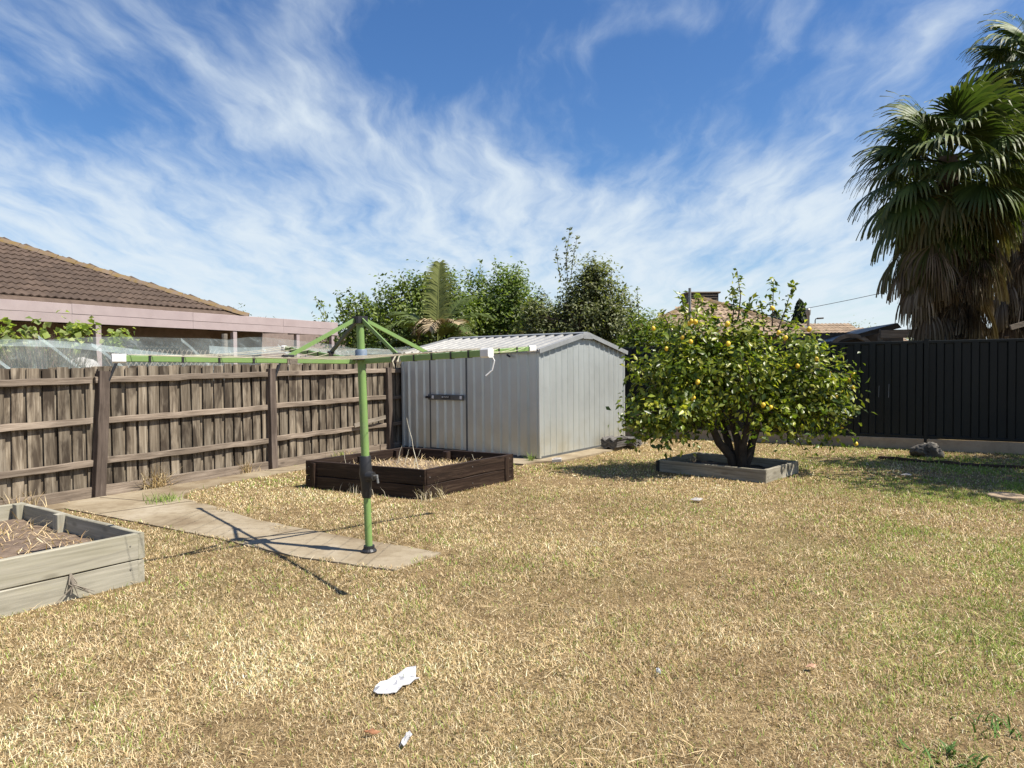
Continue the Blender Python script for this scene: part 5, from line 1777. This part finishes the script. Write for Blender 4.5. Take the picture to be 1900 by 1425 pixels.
put('back_wall', MB().bar((7.9, 19.8, 1.2), (10.6, 19.0, 1.2), 0.08, 2.4), MAT['dark_timber'], CPT)
for x, y in ((7.95, 17.62), (9.15, 17.05)):
    put('post', MB().bar((x, y, 0), (x, y, 2.1), 0.10, 0.10, up=(0, 1, 0)), MAT['dark_timber'], CPT)
TR = thing('timber_rail_screen', (10.2, 16.6, 0), 'weathered timber rail screen between the carport and the nearer palm', 'screen')
for z, h in ((2.26, 0.20), (2.05, 0.07), (1.85, 0.20)):
    me = board_mesh('rail', 5.2, h, 0.045, 0.004, 6, 0.003)
    put('rail', me, MAT['timber'], TR, frame((9.02, 17.15, z - h / 2), (1.0, -0.20, 0)))
for k in range(4):
    put('post', MB().bar((9.04 + 1.6 * k, 17.20 - 0.32 * k, 0), (9.04 + 1.6 * k, 17.20 - 0.32 * k, 2.38), 0.09, 0.09, up=(0, 1, 0)), MAT['timber'], TR)
put('brace', MB().bar((11.2, 15.75, 2.32), (12.6, 15.6, 2.72), 0.05, 0.11), MAT['timber'], TR)
put('overhead_cable', MB().tube([Vector((16.0 + 14 * t, 45 - 18 * t, 4.55 + 4.2 * t - 0.6 * math.sin(math.pi * t))) for t in [i / 12 for i in range(13)]], 0.016, 5), MAT['dark_timber'])
tag(bpy.data.objects['overhead_cable'], 'thin overhead power cable running behind the fan palms', 'cable')

# a low brown roof glimpsed between the trees
FR = thing('far_brown_house', (1.2, 34, 0), 'brown roofed house glimpsed between the trees behind the shed', 'house')
put('roof', MB().add([(-1.5, 33, 2.6), (4.6, 33, 2.6), (4.6, 37, 4.05), (-1.5, 37, 4.05), (-1.5, 41, 2.6), (4.6, 41, 2.6)], [(0, 1, 2, 3), (3, 2, 5, 4)]), MAT['tile_brown'], FR)
put('wall', MB().box(-1.1, 4.2, 33.4, 40.6, 0, 2.62), MAT['brick'], FR)

# ------------------------------------------------------------------ small things in the yard
# stack of spare roof tiles by the shed
def spare_tile_mesh():
    nx = 14
    vs, fs = [], []
    wv, ly, th = 0.33, 0.42, 0.016
    for zz in (0, th):
        for y in (0, ly):
            for ix in range(nx + 1):
                vs.append((wv * ix / nx - wv / 2, y - ly / 2, 0.022 * math.cos(2 * math.pi * 2 * ix / nx) + zz))
    m = nx + 1
    for ix in range(nx):
        fs.append((ix, ix + m, ix + m + 1, ix + 1))
        fs.append((2 * m + ix, 2 * m + ix + 1, 3 * m + ix + 1, 3 * m + ix))
        fs.append((ix, ix + 1, 2 * m + ix + 1, 2 * m + ix))
        fs.append((m + ix, 3 * m + ix, 3 * m + ix + 1, m + ix + 1))
    fs += [(0, 2 * m, 3 * m, m), (nx, m + nx, 3 * m + nx, 2 * m + nx)]
    me = bpy.data.meshes.new('spare_roof_tile')
    me.from_pydata(vs, [], fs)
    me.update()
    return shade_smooth(me, 50)


stm = spare_tile_mesh()
tb_ = SH_N + SH_B * 1.98 - SH_A * 0.33
ordn = ['bottom', 'second', 'third', 'fourth', 'fifth', 'sixth', 'seventh', 'eighth', 'ninth', 'top']
for k in range(10):
    o = put('spare_roof_tile', stm, MAT['tile_grey'], None, Matrix.Translation(tb_ + Vector((random.uniform(-0.015, 0.015), random.uniform(-0.015, 0.015), 0.053 + k * 0.0165))) @ Matrix.Rotation(math.atan2(0.806, 0.592) + random.uniform(-0.05, 0.05) - math.pi / 2, 4, 'Z'))
    tag(o, '%s grey roof tile of the neat stack against the shed gable wall' % ordn[k] if k in (0, 9) else '%s grey roof tile up in the neat stack against the shed wall' % ordn[k], 'roof tile', 'spare roof tiles stacked by the shed')
tb2 = SH_N + SH_B * 2.32 - SH_A * 0.42
for k in range(8):
    o = put('spare_roof_tile', stm, MAT['tile_grey'], None, Matrix.Translation(tb2 + Vector((random.uniform(-0.02, 0.02), random.uniform(-0.02, 0.02), 0.053 + k * 0.0165))) @ Matrix.Rotation(math.atan2(0.806, 0.592) + random.uniform(-0.1, 0.1), 4, 'Z'))
    tag(o, '%s grey roof tile of the rear stack nearest the lemon leaves' % (ordn[k] if k < 7 else 'top'), 'roof tile', 'spare roof tiles stacked by the shed')

lump('lava_rock', Vector((6.86, 11.55, 0.10)), (0.20, 0.17, 0.145), MAT['rock'], 'dark pitted rock lying in front of the metal fence', 'rock', 8, 0.30, 0.7, 0.07)
ED = thing('garden_edging', (6.9, 10.2, 0), 'rotting dark timber edging lying in the shade near the metal fence', 'edging')
for a, b_ in (((5.95, 11.35, 0.0), (6.75, 10.55, 0.0)), ((6.76, 10.53, 0.0), (8.35, 9.55, 0.0))):
    a, b_ = Vector(a), Vector(b_)
    put('board', board_mesh('board', (b_ - a).length, 0.065, 0.05, 0.006, 8, 0.012), MAT['edging'], ED, frame(a - Vector((0, 0, 0.02)), b_ - a))
dc = put('drain_cover', shade_smooth(MB().lathe([(0.17, -0.02), (0.185, 0.0), (0.185, 0.028), (0.172, 0.036), (0.02, 0.040)], 28, (5.66, 8.0, 0.004)).mesh('drain_cover'), 30), MAT['plinth'])
tag(dc, 'round concrete drain cover set in the greener grass at right', 'drain cover')


def litter(name, outline, z, mat, label, cat, seed, crumple=0.018, th=0.004):
    rg = random.Random(seed)
    cx = sum(p[0] for p in outline) / len(outline)
    cy = sum(p[1] for p in outline) / len(outline)
    vs, fs = [], []
    rings = 5
    n = len(outline) * 2
    op = []
    for i in range(len(outline)):
        a, b_ = outline[i], outline[(i + 1) % len(outline)]
        op += [a, ((a[0] + b_[0]) / 2, (a[1] + b_[1]) / 2)]
    for sgn in (1, 0):
        rg2 = random.Random(seed)
        for r in range(1, rings + 1):
            f = r / rings
            for (x, y) in op:
                vs.append((cx + (x - cx) * f, cy + (y - cy) * f, z + rg2.uniform(0, crumple) + 0.012 * (1 - f) + th * sgn))
        vs.append((cx, cy, z + crumple + 0.012 + th * sgn))
    off = n * rings + 1
    for side in (0, 1):
        o = side * off
        for r in range(rings - 1):
            for i in range(n):
                q = (o + r * n + i, o + r * n + (i + 1) % n, o + (r + 1) * n + (i + 1) % n, o + (r + 1) * n + i)
                fs.append(q if side else q[::-1])
        for i in range(n):
            t = (o + off - 1, o + i, o + (i + 1) % n)
            fs.append(t[::-1] if side else t)
    for i in range(n):
        a = (rings - 1) * n
        fs.append((a + i, off + a + i, off + a + (i + 1) % n, a + (i + 1) % n))
    me = MB().add(vs, fs).mesh(name)
    import bmesh
    bm = bmesh.new(); bm.from_mesh(me); bmesh.ops.recalc_face_normals(bm, faces=bm.faces); bm.to_mesh(me); bm.free()
    shade_smooth(me, 30)
    return tag(put(name, me, mat), label, cat)


litter('crumpled_paper', [(-0.675, 3.308), (-0.65, 3.27), (-0.566, 3.306), (-0.513, 3.378), (-0.468, 3.417), (-0.490, 3.44), (-0.506, 3.564), (-0.546, 3.552), (-0.579, 3.467), (-0.636, 3.409), (-0.675, 3.364)], 0.012, MAT['paper'],
       'crumpled white paper wrapper lying on the dry lawn in the foreground', 'paper', 3, 0.022)
litter('plastic_scrap', [(-0.475, 2.82), (-0.455, 2.815), (-0.438, 2.86), (-0.432, 2.905), (-0.442, 2.905), (-0.456, 2.86)], 0.012, MAT['paper'], 'small curled white scrap on the grass below the crumpled paper', 'scrap', 5, 0.03)
litter('plastic_scrap', [(0.705, 3.45), (0.728, 3.445), (0.732, 3.465), (0.712, 3.478)], 0.024, MAT['paper'], 'tiny white scrap on the dry lawn right of the crumpled paper', 'scrap', 6, 0.02)
litter('paper_scrap', [(2.0, 7.88), (2.10, 7.85), (2.16, 7.92), (2.06, 7.96)], 0.028, MAT['sack'], 'flat pale scrap on the lawn between clothesline and lemon planter', 'scrap', 7, 0.015)
litter('dead_leaf', [(-0.64, 2.92), (-0.60, 2.91), (-0.565, 2.92), (-0.60, 2.932)], 0.020, m_plain('orange_dead_leaf', (0.42, 0.20, 0.10), 0.7, scale=20), 'orange brown dead leaf on the grass left of the curled scrap', 'leaf', 8, 0.012, 0.002)
litter('dead_leaf', [(1.48, 3.52), (1.52, 3.51), (1.545, 3.535), (1.50, 3.545)], 0.020, m_plain('tan_dead_leaf', (0.50, 0.30, 0.19), 0.7, scale=20), 'pinkish tan dead leaf on the dry lawn at lower right', 'leaf', 9, 0.012, 0.002)
litter('dead_leaf', [(5.28, 9.50), (5.40, 9.47), (5.46, 9.53), (5.34, 9.56)], 0.028, MAT['sack'], 'pale dead leaf in the shaded grass right of the lemon planter', 'leaf', 10, 0.012, 0.002)
litter('pale_stone', [(0.62, 11.02), (0.76, 11.0), (0.78, 11.10), (0.64, 11.12)], 0.03, MAT['sack'], 'small pale block at the foot of the shed corner', 'stone', 12, 0.03, 0.04)

# weeds
def weed(loc, n, h, wdt, pal, label, seed, spread=0.08, tilt=(0.1, 0.9)):
    rg = np.random.default_rng(seed)
    T = thing('weed_clump', (loc[0], loc[1], 0), label, 'weed')
    x = loc[0] + rg.normal(0, spread, n)
    y = loc[1] + rg.normal(0, spread, n)
    V, F, C = blades(n, x, y, np.full(n, loc[2] if len(loc) > 2 else 0.0), rg.uniform(0.5, 1.1, n) * h, rg.uniform(0.7, 1.2, n) * wdt, rg.uniform(tilt[0], tilt[1], n), pal_cols(n, pal, rg), rg, 0.7)
    o = put('leaf_blades', mesh_np('leaf_blades', V, F, C), MAT['blade'], T)
    o['kind'] = 'stuff'


GRN = [(0.15, 0.24, 0.045), (0.20, 0.29, 0.06), (0.26, 0.31, 0.08)]
DRY = [(0.50, 0.38, 0.21), (0.58, 0.47, 0.28), (0.40, 0.28, 0.15)]
weed((-4.10, 8.22), 130, 0.15, 0.008, GRN, 'bright green grass tuft at the fork of the concrete path', 61, 0.11)
weed((-4.72, 9.20), 200, 0.40, 0.009, DRY, 'dry straw weed clump against the paling fence base mid panel', 62, 0.08, (0.2, 1.1))
weed((-4.0, 10.42), 90, 0.28, 0.008, DRY, 'small dry weed by the second fence post', 63, 0.06)
weed((-5.55, 7.85), 90, 0.30, 0.008, DRY, 'dry weed at the fence foot left of the leaning post', 64, 0.10)
weed((-2.95, 11.95), 80, 0.22, 0.008, GRN + DRY, 'green and dry weed below the bottom rail behind the brown bed', 65, 0.10)
weed((0.30, 11.30), 40, 0.22, 0.008, GRN, 'thin green weed at the near shed corner', 66, 0.03, (0.1, 0.7))
weed((-1.0, 8.12), 30, 0.24, 0.006, [(0.56, 0.48, 0.33)], 'dry branching weed at the front corner of the brown bed', 67, 0.06)
weed((-0.88, 8.28), 28, 0.26, 0.006, [(0.56, 0.48, 0.33)], 'pale dry weed against the right face of the brown bed', 68, 0.05)
weed((-1.95, 8.62), 50, 0.16, 0.006, [(0.52, 0.46, 0.36)], 'pale dry grass stalks along the dark face of the brown bed', 69, 0.16, (0.0, 0.5))
weed((2.62, 3.95), 40, 0.09, 0.006, GRN, 'green weed tuft in the lawn at right', 70, 0.09)
weed((2.05, 2.95), 50, 0.08, 0.008, [(0.07, 0.14, 0.03), (0.10, 0.19, 0.04)], 'dark green leafy weed near the lower right corner', 71, 0.09, (0.3, 1.2))
weed((1.72, 2.72), 40, 0.08, 0.014, [(0.07, 0.14, 0.03), (0.10, 0.18, 0.05)], 'broad leaved green weed at the bottom edge lower right', 72, 0.07, (0.5, 1.3))
weed((3.15, 4.2), 50, 0.10, 0.006, GRN, 'bright green grass tuft close to the right edge', 73, 0.11)
weed((1.85, 14.05), 30, 0.40, 0.008, DRY, 'dry stalks by the far end of the shed gable wall', 74, 0.05, (0.0, 0.3))
weed((-2.25, 6.78, 0.014), 40, 0.07, 0.007, DRY, 'scatter of dead grass lying on the concrete path', 75, 0.07, (1.2, 1.5))

# ------------------------------------------------------------------ grass
def lawn_blades():
    rng = np.random.default_rng(99)
    X, Y, Wm = [], [], []
    for (y0, y1, dens, wb) in ((1.9, 3.3, 22000, 0.0030), (3.3, 4.6, 15000, 0.0037), (4.6, 6.5, 8500, 0.0050), (6.5, 9.0, 4600, 0.0068), (9.0, 14.5, 2000, 0.0105)):
        xm = 0.80 * y1 + 0.5
        n = int(dens * (y1 - y0) * 2 * xm)
        x = rng.uniform(-xm, xm, n)
        y = rng.uniform(y0, y1, n)
        k = np.abs(x) < 0.80 * y + 0.4
        X.append(x[k]); Y.append(y[k]); Wm.append(np.full(k.sum(), wb))
    x, y, w = np.concatenate(X), np.concatenate(Y), np.concatenate(Wm)
    # fringe-noised exclusion
    jx = x + (vnoise(x, y, 6.0) - 0.5) * 0.16 + rng.normal(0, 0.015, len(x))
    jy = y + (vnoise(x, y, 6.0, 31, 17) - 0.5) * 0.16 + rng.normal(0, 0.015, len(x))
    keep = ~in_poly(jx, jy, PATH1) & ~in_poly(jx, jy, SLAB)
    for poly in (BB, BL, BP):
        keep &= ~in_poly(x, y, poly)
    # stay inside the two fences
    keep &= ((x - P2.x) * YU.x + (y - P2.y) * YU.y) > 0.06
    keep &= ((x - C0.x) * MN.x + (y - C0.y) * MN.y) > 0.08
    # strip of bare dirt between path and fence
    sf = (x - P2.x) * YU.x + (y - P2.y) * YU.y
    keep &= ~((sf < 0.55) & (rng.random(len(x)) < 0.93))
    # thin patches
    thin = 0.5 * vnoise(x, y, 1.7, 5, 9) + 0.5 * vnoise(x, y, 6.0, 3, 2)
    keep &= rng.random(len(x)) < np.clip(0.55 + 1.6 * (thin - 0.30), 0.40, 1.0)
    x, y, w, thin = x[keep], y[keep], w[keep], thin[keep]
    n = len(x)
    # greener towards the right-hand side and in scattered spots
    gr = 0.07 + 0.9 * np.clip(vnoise(x, y, 0.55, 7, 3) - 0.55, 0, 1) ** 1.2 + 0.95 * np.clip((x - 0.37 * y) / 1.8, 0, 1) * np.clip(vnoise(x, y, 1.4, 21, 4) * 1.7 - 0.3, 0, 1)
    gr += 0.5 * np.clip(1 - np.hypot(x - 4.6, y - 11.2) / 1.6, 0, 1) + 0.55 * np.clip(1 - np.hypot(x - 5.9, y - 7.6) / 1.8, 0, 1) + 0.35 * np.clip(1 - np.hypot(x + 3.2, y - 9.6) / 0.7, 0, 1)
    gr += 0.30 * np.clip(vnoise(x, y, 3.1, 2, 8) - 0.62, 0, 1) * 2
    isg = rng.random(n) < gr * 0.55
    col = straw_cols(n, rng)
    warm = (0.55 * vnoise(x, y, 0.8, 13, 6) + 0.45 * vnoise(x, y, 3.3, 3, 26))[:, None]
    col = col * (1.30 - 0.72 * warm) * np.array([1.0, 1.0, 1.0]) + (warm - 0.5) * np.array([[0.02, -0.01, -0.02]])
    pale = (vnoise(x, y, 2.3, 41, 12) > 0.70)[:, None] * (rng.random(n) < 0.6)[:, None]
    col = np.where(pale, col * 1.18 + 0.04, col)
    dark = (rng.random(n) < 0.21)[:, None]
    col = np.where(dark, col * 0.40, col)
    gcol = np.array(GRN)[rng.integers(0, 3, n)] * rng.uniform(0.75, 1.4, (n, 1)) + np.array([0.03, 0.02, 0.0])
    col = np.where(isg[:, None], gcol, col).clip(0.01, 0.85)
    h = np.where(rng.random(n) < 0.05, 1.7, 1.0) * rng.uniform(0.014, 0.042, n) * (0.65 + 0.7 * thin) * (1 + 0.35 * isg)
    tilt = rng.uniform(0.25, 1.55, n)
    tilt = np.where(isg, tilt * 0.6, tilt)
    on = in_poly(x, y, PATH1)
    V, F, C = blades(n, x, y, np.where(on, 0.012, -0.002), h, w * rng.uniform(0.6, 1.25, n), tilt, col, rng, 0.9)
    # long dry runners lying flat on the thatch
    k = 6000
    yy = rng.uniform(2.0, 7.5, k)
    xx = rng.uniform(-1, 1, k) * (0.80 * yy + 0.3)
    ok = ~in_poly(xx, yy, PATH1) & ~in_poly(xx, yy, BL) & (vnoise(xx, yy, 1.9, 8, 8) > 0.42)
    xx, yy = xx[ok], yy[ok]
    k = len(xx)
    V2_, F2_, C2_ = blades(k, xx, yy, rng.uniform(0.012, 0.026, k), rng.uniform(0.06, 0.15, k), rng.uniform(0.0022, 0.004, k), rng.uniform(1.25, 1.5, k), straw_cols(k, rng) * 1.08, rng, 0.25)
    return mesh_np('grass', np.concatenate([V, V2_]), np.concatenate([F, F2_ + len(V)]), np.concatenate([C, C2_]))


gr_o = put('grass', lawn_blades(), MAT['blade'])
tag(gr_o, 'short dry straw coloured grass with green patches', 'grass', None, 'stuff')
